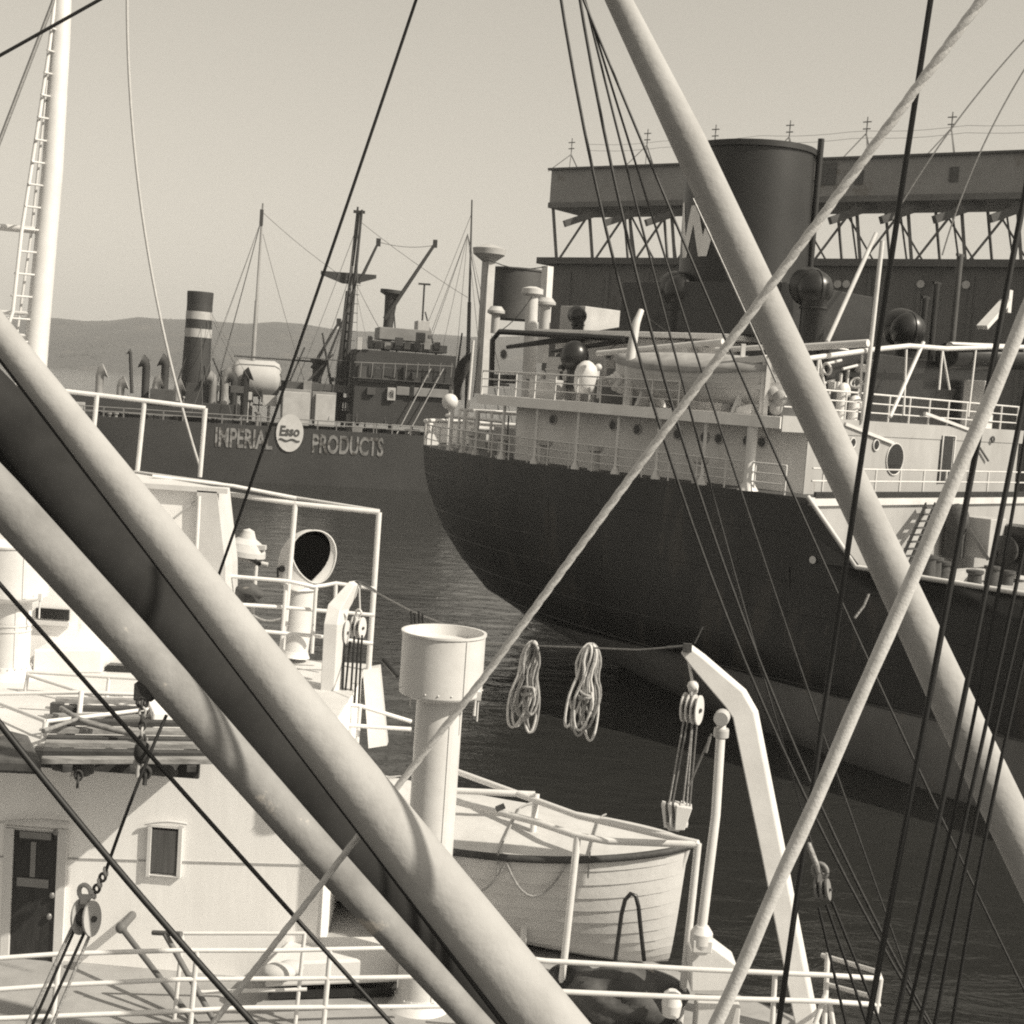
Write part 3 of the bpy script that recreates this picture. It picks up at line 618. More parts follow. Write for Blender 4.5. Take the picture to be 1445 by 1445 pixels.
cowl(SV(816, 446, 4.2), .42, 5.0, (-.2, 1, 0), 'cowl_ventilator', BLACK); MB().ball(SV(811, 503, 2.6), (.62, .62, .7)).tube([SV(811, 510, 2.6) - UZ * 1.2, SV(811, 510, 2.6)], .3, 12).build('cowl_ventilator', BLACK, ship)
for x, y, v, r, h in ((960, 412, 5, .8, 5), (1150, 408, 5, .78, 5.2), (1281, 466, -5, .86, 1.4)):
    cowl(SV(x, y, v) if v > 0 else SU(x, y, v), r, h, (-.25, 1, 0), 'cowl_ventilator', SHINE)
# black pipes and boom stowed over the boat deck
for pts in (((693, 545), (695, 480), (705, 468), (880, 478)),):
    MB().tube([SV(*p_, 3.2) for p_ in pts], .13, 8).build('steam_pipe', BLACK, ship)
MB().tube([SV(715, 490, 2.6), SV(890, 466, 5)], [.09, .22], 8).build('stowed_boom', BLACK, ship)
MB().tube([SV(778, 496, 2.4), SV(890, 480, 4)], [.08, .12], 8).build('stowed_boom', BLACK, ship)
# funnel with white W
FU = S(-9.3, 8, 16.0); fx = SV(1061, 199, 8); ftz = fx.z - .42
FR = 2.74
fcs = sbox(-13.6, -5.2, 4.6, 11.4, 16.82, 19.0, 'fiddley', BLACK)
fun = MB().lathe(S(-9.6, 8, 17), [(FR * 1.03, 0), (FR * 1.01, 3), (FR, ftz - 17 - .25), (FR + .1, ftz - 17 - .24), (FR + .1, ftz - 17), (FR - .08, ftz - 17), (FR - .1, ftz - 18.5)], (-.02, 0, 1), 40).build('funnel', FUNN, ship)
fcen = S(-9.6, 8, 0)
ang0 = math.atan2(-sa.y, -sa.x) - math.radians(15)
def fpt(s_, z, rr=FR + .035):
    a_ = ang0 + s_ / FR; k = (z - 17) * -.02; return V((fcen.x + rr * math.cos(a_) + k, fcen.y + rr * math.sin(a_), z))
z1 = SV(985, 280, 5).z; z0 = SV(985, 361, 5).z; Wd = 1.25; hm = z1 - z0
strokes = [((-Wd, z1), (-Wd * .52, z0)), ((-Wd * .52, z0), (0, z1 - hm * .1)), ((0, z1 - hm * .1), (Wd * .52, z0)), ((Wd * .52, z0), (Wd, z1))]
mb = MB(); wv = .23
for si, ((xa, za), (xb, zb)) in enumerate(strokes):
    n = 10; vs = []
    for k in range(n + 1):
        f = k / n; x_, z_ = xa + (xb - xa) * f, za + (zb - za) * f; vs += [fpt(x_ - wv, z_, FR + .03 + .012 * si), fpt(x_ + wv, z_, FR + .03 + .012 * si)]
    mb.add(vs, [(2 * k, 2 * k + 1, 2 * k + 3, 2 * k + 2) for k in range(n)], True)
wl = mb.build('funnel_letter', HOUSEW, fun); 
a = SV(1159, 196, 9.5); MB().tube([V((a.x, a.y, 18)), a], .14, 8).build('exhaust_pipe', FUNN, ship)
for zz in (ftz - 1.2, ftz - 5, ftz - 8.2): MB().beam(V((a.x, a.y, zz)), S(-8, 8.8, zz), .08).build('pipe_clip', FUNN, ship)
# awning spars along the boat deck
for pts, r, v in ((((843, 499), (1020, 482)), .12, 2.0), (((1010, 494), (1080, 490)), .1, 1.6), (((960, 479), (1180, 492)), .1, 6), (((1135, 490), (1225, 484)), .14, 3)):
    MB().tube([SV(*p_, v) for p_ in pts], r, 8).build('awning_spar', WHITE, ship)
fpts = [(1140, 506), (1235, 493), (1283, 488), (1335, 492), (1400, 490), (1450, 490)]
MB().tube([SU(*p_, -1.6) for p_ in fpts], .1, 8).build('awning_spar', WHITE, ship)
for x0, y0, x1, y1 in ((1279, 493, 1275, 585), (1330, 493, 1325, 550), (1330, 495, 1340, 550), (1377, 492, 1366, 588), (1155, 503, 1152, 560), (1156, 503, 1166, 560), (1217, 500, 1214, 560), (1303, 483, 1256, 588)):
    MB().tube([SU(x0, y0, -1.6), SU(x1, y1, -1.5)], .05 if x0 != 1303 else .09, 6).build('awning_post', WHITE, ship)
MB().tube([SU(1245, 340, -1.4), SU(1217, 595, -1.3)], .09, 8).build('white_stay_pole', OFFW, ship)
MB().tube([SU(1236, 330, -6), SU(1166, 485, -3)], .1, 6).build('derrick_stay', LGREY, ship)
MB().tube([SU(1337, 405, -2), SU(1337, 405, -2)- UZ * 3], .02, 4)
# dark machinery house behind the awning frame
sbox(-7.2, -2.9, 4.9, 18.2, bz, 16.45, 'machinery_house', BLACK); sbox(-4.4, -3, 2.2, 4.8, bz, bz + 1.5, 'deck_winch', DGREY)
for k in range(6):
    q = S(-3.4 + .3 * (k % 2), 2.4 + k * .42, bz + 1.2 + .3 * ((k * 7) % 3)); MB().ball(q, (.3, .32, .22)).build('rope_heap', HEMPD, ship)
rnd = random.Random(5)
for k in range(16):
    x, y = 1166 + rnd.uniform(0, 70), 512 + rnd.uniform(0, 40); q = SU(x, y, -2.5 - rnd.uniform(0, .3)); kind = k % 4
    if kind == 0: MB().torus(q, .22, .05, (rnd.uniform(-1, 1), rnd.uniform(-1, 1), .3), 14, 6).build('deck_gear', OFFW, ship)
    elif kind == 1: MB().box(q, (.3, .4, .3), (ss, sa, UZ)).build('deck_gear', rnd.choice((LGREY, MGREY, OFFW)), ship, .03)
    elif kind == 2: MB().tube([q, q - UZ * 1.0], .07, 6).build('deck_gear', OFFW, ship)
    else: MB().tube([q - sa * .5, q + sa * .5 + UZ * .2], .06, 6).build('deck_gear', rnd.choice((OFFW, DGREY)), ship)
for k in range(14):
    x, y = 700 + rnd.uniform(0, 180), 505 + rnd.uniform(0, 40); q = SV(x, y, 3.0 + rnd.uniform(-.6, .5)); kind = k % 3
    if kind == 0: MB().tube([q, q - UZ * 1.2], .08, 6).ball(q, .16, 10, 8).build('deck_gear', rnd.choice((OFFW, DGREY)), ship)
    elif kind == 1: MB().box(q, (.5, .4, .4), (ss, sa, UZ)).build('deck_gear', rnd.choice((LGREY, DGREY, OFFW)), ship, .03)
    else: MB().tube([q - ss * .5, q + ss * .5], .06, 6).build('deck_gear', rnd.choice((OFFW, DGREY)), ship)
for a_, b_ in (((880, 478), (905, 440)), ((905, 440), (1000, 490)), ((690, 366), (668, 560)), ((751, 418), (700, 470)), ((905, 440), (850, 500)), ((690, 366), (770, 376))):
    MB().tube(sag(SV(*a_, 4), SV(*b_, 4), .25, 8), .025, 4).build('guy_wire', STEEL, ship)
for x, y in ((1322, 400), (1306, 420), (1355, 360)):
    q = SU(x, y, -5); MB().tube([V((q.x, q.y, 16)), q], .16, 8).beam(q - sa * .3, q + sa * .3, .12).build('vent_pipe', BLACK if x != 1355 else DGREY, ship)
a, b_ = SU(1337, 488, -3), SU(1452, 492, -3)
a, b_ = SU(1337, 488, -2.2), SU(1475, 493, -2.2)
MB().tube([a - UZ * .42, a - UZ * .42 + sa * .02, b_ - UZ * .42], [.5, .56, .56], 20).build('black_boiler_drum', SHINE, ship)
MB().tube([a + ss * .1, b_ + ss * .1], .17, 12).build('drum_highlight', WHITE, ship)  # white tube added as the sunlit highlight along the drum top
a, b_ = SU(1386, 462, -2.5), SU(1420, 425, -2.5)
MB().beam(a, b_, .5, .2).box(b_ + sa * .1, (.3, .3, 1.0), (ss, sa, UZ)).build('white_crane_arm', WHITE, ship)
# twin white goosenecks
def goose(q, h, r, bend):
    pts = [q, q + UZ * h] + [q + UZ * (h + bend * math.sin(k / 6 * math.pi)) + sa * (bend * (1 - math.cos(k / 6 * math.pi))) for k in range(1, 7)]
    pts.append(pts[-1] - UZ * r * 1.2); return MB().tube(pts, [r] * (len(pts) - 1) + [r * 1.1], 14).build('gooseneck_vent', WHITE, ship)
q = SU(1185, 590, -1.9); goose(S(-1.9, uvz(q)[1], bz), 1.15, .19, .12); q = SU(1203, 585, -2.0); goose(S(-2.0, uvz(q)[1], bz), .7, .2, .12)
sbox(-2.6, -1.6, 15.1, 17.0 - .9, bz, bz + 2.1, 'wing_cab', OFFW)
# side davit of the freighter and lifeboat support
for x, y0, y1 in ((880, 560, 440),):
    a = SV(886, 562, .6); MB().tube([V((a.x, a.y, bz)), SV(890, 500, .6), SV(898, 455, .6), SV(905, 438, .9)], [.2, .2, .16, .12], 10).build('davit', WHITE, ship)
    MB().tube([SV(866, 550, .4), SV(876, 534, .4), SV(868, 526, .4)], [.12, .16, .1], 8).ball(SV(866, 535, .4), .22).build('davit_crank', WHITE, ship)
MB().tube([SV(845, 562, .5), SV(847, 536, .5), SV(862, 533, .5)], .1, 8).build('pipe_stand', WHITE, ship)
for x in (1040, 1072, 1078):
    a = SV(x, 598, .8); MB().beam(V((a.x, a.y, bz)), V((a.x, a.y, bz + 2.6 - (x > 1070) * .4)), .16).build('davit', WHITE, ship)
a, b_ = SV(1040, 510, .8), SV(1082, 506, .8); MB().beam(a, b_, .2, .26).build('davit_head', WHITE, ship); a, b_ = SV(1036, 548, .8), SV(1080, 546, .8); MB().beam(a, b_, .2, .16).build('davit_head', WHITE, ship)
MB().prism([SV(1030, 600, .5), SV(1060, 600, .5), SV(1058, 570, .5), SV(1040, 575, .5)], sa * .4).build('davit_foot', OFFW, ship)
for x, y in ((1090, 556), (1101, 562), (1095, 575)): MB().ball(SV(x, y, 1.0), (.25, .25, .3)).build('rope_heap', HEMPD, ship)
# ladder and gear against the poop front bulkhead
la, lb = SU(1313, 712, .3), SU(1274, 800, 1.6)
for o_ in (-.35, .35): MB().beam(la + sa * o_, lb + sa * o_, .06, .2).build('ladder_rail', BLACK, bulk)
for k in range(9): f = (k + .5) / 9; q = la.lerp(lb, f); MB().box(q, (.22, .66, .05), (ss, sa, UZ)).build('ladder_tread', DGREY, bulk)
q = SU(1383, 735, .9); sbox(.3, 1.7, uvz(q)[1] - .65, uvz(q)[1] + .65, 8.6, 10.2, 'white_locker', LGREY)
q = SU(1350, 735, .5); MB().ball(q, (.5, .5, .7)).box(q - UZ * .9, (.6, .6, 1.2), (ss, sa, UZ)).build('cargo_winch', RUST, ship)
for (x0, y0), (x1, y1) in (((1366, 745), (1395, 790)), ((1376, 745), (1404, 786))):
    MB().beam(SU(x0, y0, 1.0), SU(x1, y1, 1.8), .14).build('winch_frame', STEEL, ship)
q = SU(1438, 775, 2); MB().box(q, (1.4, 1.6, 1.9), (ss, sa, UZ)).lathe(q - sa * 1.5, [(.2, 0), (.6, .1), (.6, .25), (.3, .3), (.3, 1.2)], sa, 16).build('cargo_winch', BLACK, ship)
for k, (x, y) in enumerate(((1318, 800), (1330, 806), (1400, 812), (1420, 818), (1310, 797), (1375, 818))):
    MB().lathe(SU(x, y, 2.5), [(.3, -.5), (.26, .2), (.34, .26), (.34, .36)], (0, 0, 1), 12).build('deck_fitting', RUST, ship)
for k in range(5): MB().tube([S(3 + k * 1.1, .6, 8.2), S(3.6 + k * 1.1, 1.0, 8.55)], .12, 8).build('deck_pipe', DGREY, ship)
for z_ in (7.95,): MB().beam(S(1.4, 2.2, z_), S(1.4, 18.2, z_), .5, .5).build('hatch_coaming', LGREY, ship)
MB().beam(SV(1113, 800, .0), SV(1116, 905, .12), .14, .03).build('discharge_stain', DGREY, hull)
q = SV(1148, 790, -.02); MB().lathe(q, [(.1, 0), (.14, .06)], -sa, 12).build('hull_light', WHITE, hull)

# lifeboat of the freighter: rests on the boat deck
def boat_mesh(L, B, D, o, ax, ay, strakes=9, n=36, sheer=.28, step=.012):
    mb = MB()
    def pt(t, k, sg, off):
        f = k / strakes; full = (1 - abs(t) ** 2.7)
        zt = D + sheer * t * t; zk = .1 * abs(t) ** 8 * D
        a_ = f * math.pi / 2
        b_ = B / 2 * full ** .75 * math.sin(a_) ** .75 if f > 0 else 0
        z_ = zk + (zt - zk) * (1 - math.cos(a_)) ** .82
        return o + ax * (t * L / 2 * (1 - .04 * (1 - f))) + ay * (sg * (b_ + off * full ** .3)) + UZ * z_
    ts_ = [-1 + 2 * i / n for i in range(n + 1)]
    for sg in (-1, 1):
        for k in range(strakes):
            vs = [pt(t, k, sg, step) for t in ts_] + [pt(t, k + 1, sg, 0) for t in ts_]
            mb.add(vs, [(i, i + 1, n + 2 + i, n + 1 + i) for i in range(n)], True)
            if k: 
                vs = [pt(t, k, sg, 0) for t in ts_] + [pt(t, k, sg, step) for t in ts_]
                mb.add(vs, [(i, i + 1, n + 2 + i, n + 1 + i) for i in range(n)], False)
    return mb, pt, ts_
lb = SV(985, 573, 1.5)
lbo = S(uvz(lb)[0], 1.35, bz + .35)
lf = thing('lifeboat', 'pale lifeboat under a canvas cover on the boat deck of the freighter', 'lifeboat', lbo, 'lifeboats')
mb, pt, ts_ = boat_mesh(8.6, 2.5, 1.25, lbo, ss, sa); mb.build('hull', OFFW, lf)
mb = MB(); n = len(ts_); vs = []
for t in ts_:
    l_, r_ = pt(t, 9, -1, .06), pt(t, 9, 1, .06); c_ = (l_ + r_) / 2 + UZ * (.62 * (1 - t * t * .7))
    vs += [l_ - UZ * .16, l_ + UZ * .03, l_.lerp(c_, .55) + UZ * .06, c_, r_.lerp(c_, .55) + UZ * .06, r_ + UZ * .03, r_ - UZ * .16]
mb.add(vs, [(i * 7 + k, i * 7 + k + 1, (i + 1) * 7 + k + 1, (i + 1) * 7 + k) for i in range(n - 1) for k in range(6)], True); mb.build('cover', mat('shaded_canvas', .3, .9, .3, 1.2, .4, 3), lf)  # boat deck shade put into the grey of the cover
for t in (-.55, .55):
    q = lbo + ss * (t * 4.3); MB().prism([q - sa * .9 - UZ * .33, q + sa * .9 - UZ * .33, q + sa * .6 + UZ * .25, q - sa * .6 + UZ * .25], ss * .15).build('chock', OFFW, lf)

# ------------------------------------------------------------------ our own ship: deck, deckhouses
ZO, ZR, ZT = CAM_H - 7.4, CAM_H - 4.5, CAM_H - 1.72      # main deck, house roof / boat deck, bridge roof
e1 = V((-.75, .66, 0)).normalized(); e2 = V((-.66, -.75, 0)).normalized()
c0 = V((4.75, 16.05, 0))
poly = [c0 - e1 * 20, c0 + e1 * 26, c0 + e1 * 26 + e2 * 18, c0 - e1 * 20 + e2 * 18]
structure(MB().prism([q + UZ * (ZO - .25) for q in poly], (0, 0, .25)).build('ship_deck', DECKD))
walk = [V((-12, 14.2, 0)), V((6.7, 14.25, 0)), V((4.7, 16.0, 0)), V((-7, 26.2, 0)), V((-12, 26.2, 0))]
structure(MB().prism([q + UZ * (ZO + .004) for q in walk], (0, 0, .02)).build('walkway_deck', DECKM))
hb = MB().prism([q + UZ * -2 for q in [p_ - (e2 * -.02) for p_ in poly]], (0, 0, ZO + 1.7)); tag(hb.build('ship_hull', BLACKH), 'dark hull of the ship below the white deckhouse and lifeboat', 'ship')
WY = 16.62
dh = thing('deckhouse', 'white painted deckhouse with dark wooden door and curtained window', 'deckhouse', (-6, WY, ZO))
def wall_pt(x, y): return VP(x, y, (0, WY, 0), (0.045, 1, 0))
wn = V((-.045, -1, 0)).normalized(); wt = V((1, -.045, 0)).normalized()
wl0, wl1 = wall_pt(-160, 1300), wall_pt(450, 1265)
mb = MB(); a, b_ = V((wl0.x, wl0.y, ZO)), V((wl1.x, wl1.y, ZO)); mb.prism([a, b_, V((-2.15, 21.9, ZO)), V((a.x, 21.9, ZO))], (0, 0, ZR - ZO - .06)); wall = mb.build('wall', WALLW, dh, .03)
# seam along the wall
a, b_ = wall_pt(-60, 1207), wall_pt(448, 1221); MB().beam(a + wn * .004, b_ + wn * .004, .012, .02).build('wall_seam', LGREY, dh)
def on_wall(x0, y0, x1, y1, name, m, par, dep, out, bev=0):
    a, b_ = wall_pt(x0, y0), wall_pt(x1, y1); c = (a + b_) / 2
    return MB().box(c + wn * (out + dep / 2 - .0), (abs((b_ - a).dot(wt)), dep, abs(a.z - b_.z)), (wt, wn, UZ)).build(name, m, par, bev)
door = on_wall(13, 1170, 84, 1394, 'door', DOORW, dh, .03, .004)
on_wall(30, 1172, 76, 1186, 'door_rail', WOODD, door, .012, .036); on_wall(26, 1236, 70, 1252, 'door_rail', MGREY, door, .012, .036); on_wall(30, 1171, 74, 1184, 'door_rail', MGREY, door, .014, .036)
on_wall(46, 1186, 51, 1236, 'door_mullion', MGREY, door, .012, .036)
for x, y in ((76, 1261), (72, 1291), (81, 1172)):
    q = wall_pt(x, y) + wn * .06; MB().ball(q, (.035, .03, .045)).build('door_handle', WIREL, door)
for x0, y0, x1, y1 in ((9, 1166, 13, 1394), (84, 1168, 88, 1394), (9, 1165, 88, 1169.5)):
    on_wall(x0, y0, x1, y1, 'door_frame', WHITE, door, .06, .003, .008)
a, b_ = wall_pt(4, 1158), wall_pt(98, 1158)
def eyebrow(x0, x1, y, par):
    a, b_ = wall_pt(x0, y), wall_pt(x1, y); pts = [a.lerp(b_, k / 10) + UZ * (.03 * math.sin(k / 10 * math.pi) - .0) + wn * .05 for k in range(11)]
    return MB().tube(pts, .018, 8).build('eyebrow_strip', WHITE, par)
eyebrow(2, 100, 1159, dh); eyebrow(206, 266, 1161, dh)
win = on_wall(212, 1167, 254, 1234, 'window', GLASS, dh, .02, .004)
on_wall(216, 1169, 250, 1232, 'curtain', CURT, win, .012, .026)
for x0, y0, x1, y1 in ((210, 1165, 212.5, 1236), (253.5, 1165, 256, 1236), (210, 1164.5, 256, 1167.5), (210, 1233.5, 256, 1236)):
    on_wall(x0, y0, x1, y1, 'window_frame', WHITE, win, .05, .003, .006)
on_wall(-40, 1392, 190, 1438, 'door_step', LGREY, dh, .22, .01, .01)
# roof edge and roof
rf = MB().prism([V((-10.5, WY - .42, ZR - .055)), V((-3.45, WY - .52, ZR - .055)), V((-3.45, WY + .15, ZR - .055)), V((-2.15, WY + .1, ZR - .055)), V((-2.1, 22.2, ZR - .055)), V((-10.5, 22.2, ZR - .055))], (0, 0, .055)); roof = rf.build('roof', OFFW, dh)
MB().beam(V((-10.5, WY - .46, ZR - .13)), V((-3.4, WY - .56, ZR - .13)), .07, .2).build('roof_fascia', WOODD, roof)
# the side of the boat deck under the rails (white sloping end plate)
mb = MB(); a = P(511, 943, 22); b_ = P(537, 943, 22.1)
mb.prism([P(512, 946, 21.9), P(535, 942, 22), P(546, 1052, 22), P(520, 1056, 21.9)], (.0, .25, 0)); mb.build('end_plate', WHITE, dh)
sp = wall_pt(186, 1293)
st = tag(MB().tube([wall_pt(187, 1291), wall_pt(187, 1291) + wn * .42], .05, 12).ball(wall_pt(187, 1291) + wn * .42, .07).tube([wall_pt(187, 1291) + wn * .42, P(276, 1445, 16.0)], .034, 8).tube([P(216, 1316, 16.1), P(256, 1318, 15.9)], .03, 8).tube([P(233, 1318, 16.0), P(305, 1445, 15.7)], .032, 8).build('ladder_handrail', STEEL), 'black iron ladder handrails rising beside the deckhouse wall', 'handrail')

# upper house (bridge)
UY = 20.5
uh = thing('bridge_house', 'white upper house with flat roof and sloping side plate above the boat deck', 'deckhouse', (-7, UY, ZR))
def up_pt(x, y, d=0): return VP(x, y, (0, UY + d, 0), (0, 1, 0))
xr = up_pt(277, 740).x
wr = V((xr, UY, ZR)); MB().prism([V((-11.5, UY, ZR)), wr, wr + e1 * 5.5, V((-11.5, wr.y + e1.y * 5.5, ZR))], (0, 0, ZT - ZR - .08)).build('wall', WALLW, uh)
wr = V((xr + .45, UY - .1, ZT - .075)); MB().prism([V((-11.6, UY - .1, ZT - .075)), wr, wr + e1 * 5.6 + V((.1, .1, 0)), V((-11.6, wr.y + e1.y * 5.6 + .1, ZT - .075))], (0, 0, .075)).build('roof', WHITE, uh)
MB().prism([up_pt(278, 692, -.1), up_pt(306, 694, -.1), up_pt(318, 800, -.1), up_pt(318, 960, -.1), up_pt(272, 960, -.1)], (0, .9, 0)).build('side_plate', OFFW, uh)
for x0, y0, x1, y1 in ((52, 857, 98, 875),):
    a, b_ = up_pt(x0, y0), up_pt(x1, y1); MB().box((a + b_) / 2 + V((0, -.02, 0)), (abs(b_.x - a.x), .04, abs(a.z - b_.z))).build('window', GLASS, uh)
a, b_ = up_pt(50, 877), up_pt(100, 880); MB().beam(a + V((0, -.05, 0)), b_ + V((0, -.05, 0)), .06).build('window_sill', WHITE, uh)
MB().beam(up_pt(240, 735, -.05), up_pt(275, 707, -.05), .02).build('wall_seam', LGREY, uh)

# railings of pipe: each run is one railing with rails and posts
def railing(label, rails, posts, r=.022, rp=.024, m=None, name='railing', group=None):
    m = m or GALV; first = rails[0][0]
    t_ = thing(name, label, 'railing', first, group)
    for pts in rails: MB().tube(pts, r, 10).build('handrail', m, t_)
    for a, b_ in posts: MB().tube([a, b_], rp, 10).build('post', m, t_)
    return t_
def ZT_(x, y): return Z(x, y, ZT)
def post(x, y, z, h):      # foot on the plane z
    q = Z(x, y, z); return q, q + UZ * h
d1 = 22
railing('white pipe railing with square end on the bridge roof', [[P(-60, 535, 21.4), P(93, 552, 21.7), P(210, 566, 22), P(290, 576, 22.2)]],
        [(P(282, 673, 22.3), P(290, 576, 22.2)), (P(194, 664, 22.1), P(204, 566, 22)), (P(128, 650, 21.9), P(137, 558, 21.8)), (P(38, 640, 21.6), P(48, 547, 21.6))], .036, .036)
fr_ = thing('awning_frame', 'white pipe awning frame reaching out from the bridge roof over the cowl', 'frame', P(520, 945, 22))
MB().tube([P(190, 682, 21.6), P(300, 694, 21.8), P(420, 711, 21.9), P(535, 723, 22)], .04, 10).build('frame_pipe', GALV, fr_)
MB().tube([P(190, 666, 24.5), P(300, 681, 23.6), P(420, 703, 22.6), P(535, 721, 22)], .028, 10).build('frame_pipe', GALV, fr_)
MB().tube([P(215, 672, 21.4), P(330, 686, 21.7), P(418, 703, 21.9)], .03, 10).build('frame_pipe', GALV, fr_)
MB().tube([P(520, 945, 22), P(535, 723, 22)], .045, 10).build('post', GALV, fr_); MB().tube([P(399, 922, 21.9), P(417, 708, 21.9)], .042, 10).build('post', GALV, fr_)
MB().tube([P(276, 800, 20.3), P(281, 700, 20.3)], .03, 10).build('post', GALV, fr_)
rl = lambda pts, d0, d1: [P(x, y, d0 + (d1 - d0) * k / (len(pts) - 1)) for k, (x, y) in enumerate(pts)]
railing('white three bar railing round the boat deck beside the dark mouthed cowl',
        [rl([(300, 811), (406, 820), (430, 825), (443, 828), (458, 826), (474, 823), (530, 831)], 21, 21.6), rl([(335, 853), (400, 857), (528, 868)], 21, 21.6), rl([(372, 891), (450, 898), (526, 908)], 21.1, 21.6)],
        [(P(397, 916, 21.2), P(404, 820, 21.2)), (P(470, 930, 21.5), P(474, 823, 21.5)), (P(440, 922, 21.3), P(446, 828, 21.3)), (P(310, 880, 21), P(312, 790, 21))], .03, .03)

# near railing across the deck in front of the house
dR = lambda x: 15.0 + x / 545 * 1.0
R_ = lambda pts: [P(x, y, dR(x)) for x, y in pts]
railing('white three bar railing along the walkway under the wooden door',
        [R_([(-40, 1353), (0, 1352), (83, 1346), (255, 1341), (400, 1341), (640, 1336)]), R_([(-40, 1399), (0, 1396), (83, 1390), (255, 1382), (400, 1381), (640, 1378)]), R_([(-40, 1440), (0, 1437), (194, 1429), (350, 1422), (640, 1420)])],
        [(P(262, 1520, dR(268)), P(278, 1342, dR(278))), (P(450, 1520, dR(455)), P(466, 1340, dR(466))), (P(66, 1520, dR(70)), P(84, 1346, dR(84)))], .026, .03)
railing('short white railing at the ladder head behind the walkway railing',
        [[P(258, 1317, 16.1), P(430, 1317, 16.2)], [P(282, 1400, 16.1), P(433, 1396, 16.2)]],
        [(P(240, 1500, 16.1), P(258, 1316, 16.1)), (P(411, 1500, 16.2), P(430, 1316, 16.2))], .022, .024)
lk = tag(MB().prism([Z(372, 1408, ZO + .1) + UZ * .12, Z(560, 1400, ZO + .1) + UZ * .12, Z(560, 1390, ZO + .1) + UZ * .12 + V((0, .5, 0)), Z(400, 1392, ZO + .1) + UZ * .12 + V((0, .5, 0))], (0, 0, .3)).build('deck_locker', WHITE, None, .03), 'long low white locker on the deck behind the double railings', 'locker')
tag(MB().prism([Z(378, 1410, ZO + .05), Z(552, 1405, ZO + .05), Z(560, 1396, ZO + .05), Z(385, 1398, ZO + .05)], (0, 0, .1)).build('shadow_strip', BLACK), 'black strip added as the shadow under the low white locker', 'painted shadow')  # black strip added for the shadow gap below the locker
tag(MB().ball(P(393, 1372, 16.4), (.2, .14, .11)).ball(P(410, 1366, 16.5), (.16, .12, .09)).build('canvas_roll', CANV), 'small white canvas roll lying behind the railing corner', 'canvas')

# railing at the ship's side by the lifeboat
railing('white double railing along the deck edge below the lifeboat',
        [[P(740, 1352, 15.9), P(770, 1356, 15.9), P(985, 1368, 16.0), P(1165, 1376, 16.1), P(1243, 1381, 16.2), P(1240, 1372, 16.7), P(1160, 1348, 17.4)], [P(785, 1399, 15.9), P(985, 1408, 16.0), P(1165, 1413, 16.1), P(1240, 1418, 16.2), P(1236, 1408, 16.8), P(1170, 1390, 17.3)]],
        [(P(1160, 1520, 16.1), P(1168, 1345, 16.3)), (P(1085, 1520, 16.1), P(1094, 1372, 16.1)), (P(1236, 1430, 16.2), P(1243, 1381, 16.2)), (P(1150, 1445, 16.1), P(1164, 1405, 16.2)), (P(1187, 1520, 16.2), P(1170, 1410, 16.2))], .03, .03)
bf = thing('boat_railing', 'white pipe frame standing round the covered lifeboat', 'frame', P(958, 1450, 16.9))
for pts in ([P(985, 1190, 16.9), P(815, 1151, 18.0), P(637, 1086, 19.8)], [P(985, 1192, 16.9), P(858, 1187, 17.0), P(813, 1179, 17.1), P(757, 1160, 17.6), P(630, 1128, 18.4)], [P(755, 1121, 18.8), P(625, 1115, 18.9)]):
    MB().tube(pts, .042, 10).build('frame_pipe', GALV, bf)
for a, b_ in ((P(958, 1450, 16.9), P(985, 1190, 16.9)), (P(788, 1430, 17.1), P(815, 1180, 17.1)), (P(737, 1340, 18.3), P(757, 1120, 18.6))):
    MB().tube([a, b_], .045, 10).build('post', GALV, bf)
MB().beam(P(712, 1137, 17.8), P(700, 1142, 17.8), .06).build('pipe_clamp', RUST, bf)
far = thing('boat_railing', 'white pipe frame at the far end of the lifeboat by the drum ventilator', 'frame', P(577, 1017, 20))
for pts in ([P(462, 992, 20), P(508, 996, 20.2), P(580, 1018, 20.6)], [P(484, 1023, 20), P(580, 1029, 20.3)]):
    MB().tube(pts, .03, 10).build('frame_pipe', GALV, far)
MB().tube([P(508, 996, 20.2), P(503, 1060, 20.2)], .03, 10).build('post', GALV, far)

# lifeboat on our deck
la_ = V((-.92, .39, 0)).normalized(); lp = V((-.39, -.92, 0)).normalized()
endp = P(972, 1192, 18.2); L_ = 7.4; D_ = 1.42
lc = endp + la_ * (L_ / 2); lc.z = endp.z - D_ - .3
lt = thing('lifeboat', 'white clinker lifeboat under a taut canvas cover beside the drum ventilator', 'lifeboat', lc, 'lifeboats')
mb, pt, ts_ = boat_mesh(L_, 2.4, D_, lc, -la_, lp, 11, 40, .3, .02); mb.build('hull', PLANKH, lt)
mb = MB(); n = len(ts_); vs = []
for t in ts_:
    l_, r_ = pt(t, 11, -1, .03) + UZ * .03, pt(t, 11, 1, .03) + UZ * .03; c_ = (l_ + r_) / 2 + UZ * (.27 * (1 - t * t * .9) + .01 * math.sin(t * 22))
    vs += [l_, l_.lerp(c_, .5) + UZ * .02, c_, r_.lerp(c_, .5) + UZ * .02, r_]
mb.add(vs, [(i * 5 + k, i * 5 + k + 1, (i + 1) * 5 + k + 1, (i + 1) * 5 + k) for i in range(n - 1) for k in range(4)], True); mb.build('cover', CANV, lt)
for sg in (-1, 1):
    MB().tube([pt(t, 11, sg, .03) - UZ * .02 for t in ts_], .05, 8).build('rubbing_strake', WOODD, lt)
MB().box(pt(-.52, 10.2, 1, .05), (.55, .09, .18), (la_, lp, UZ)).build('strake_block', WOODD, lt)
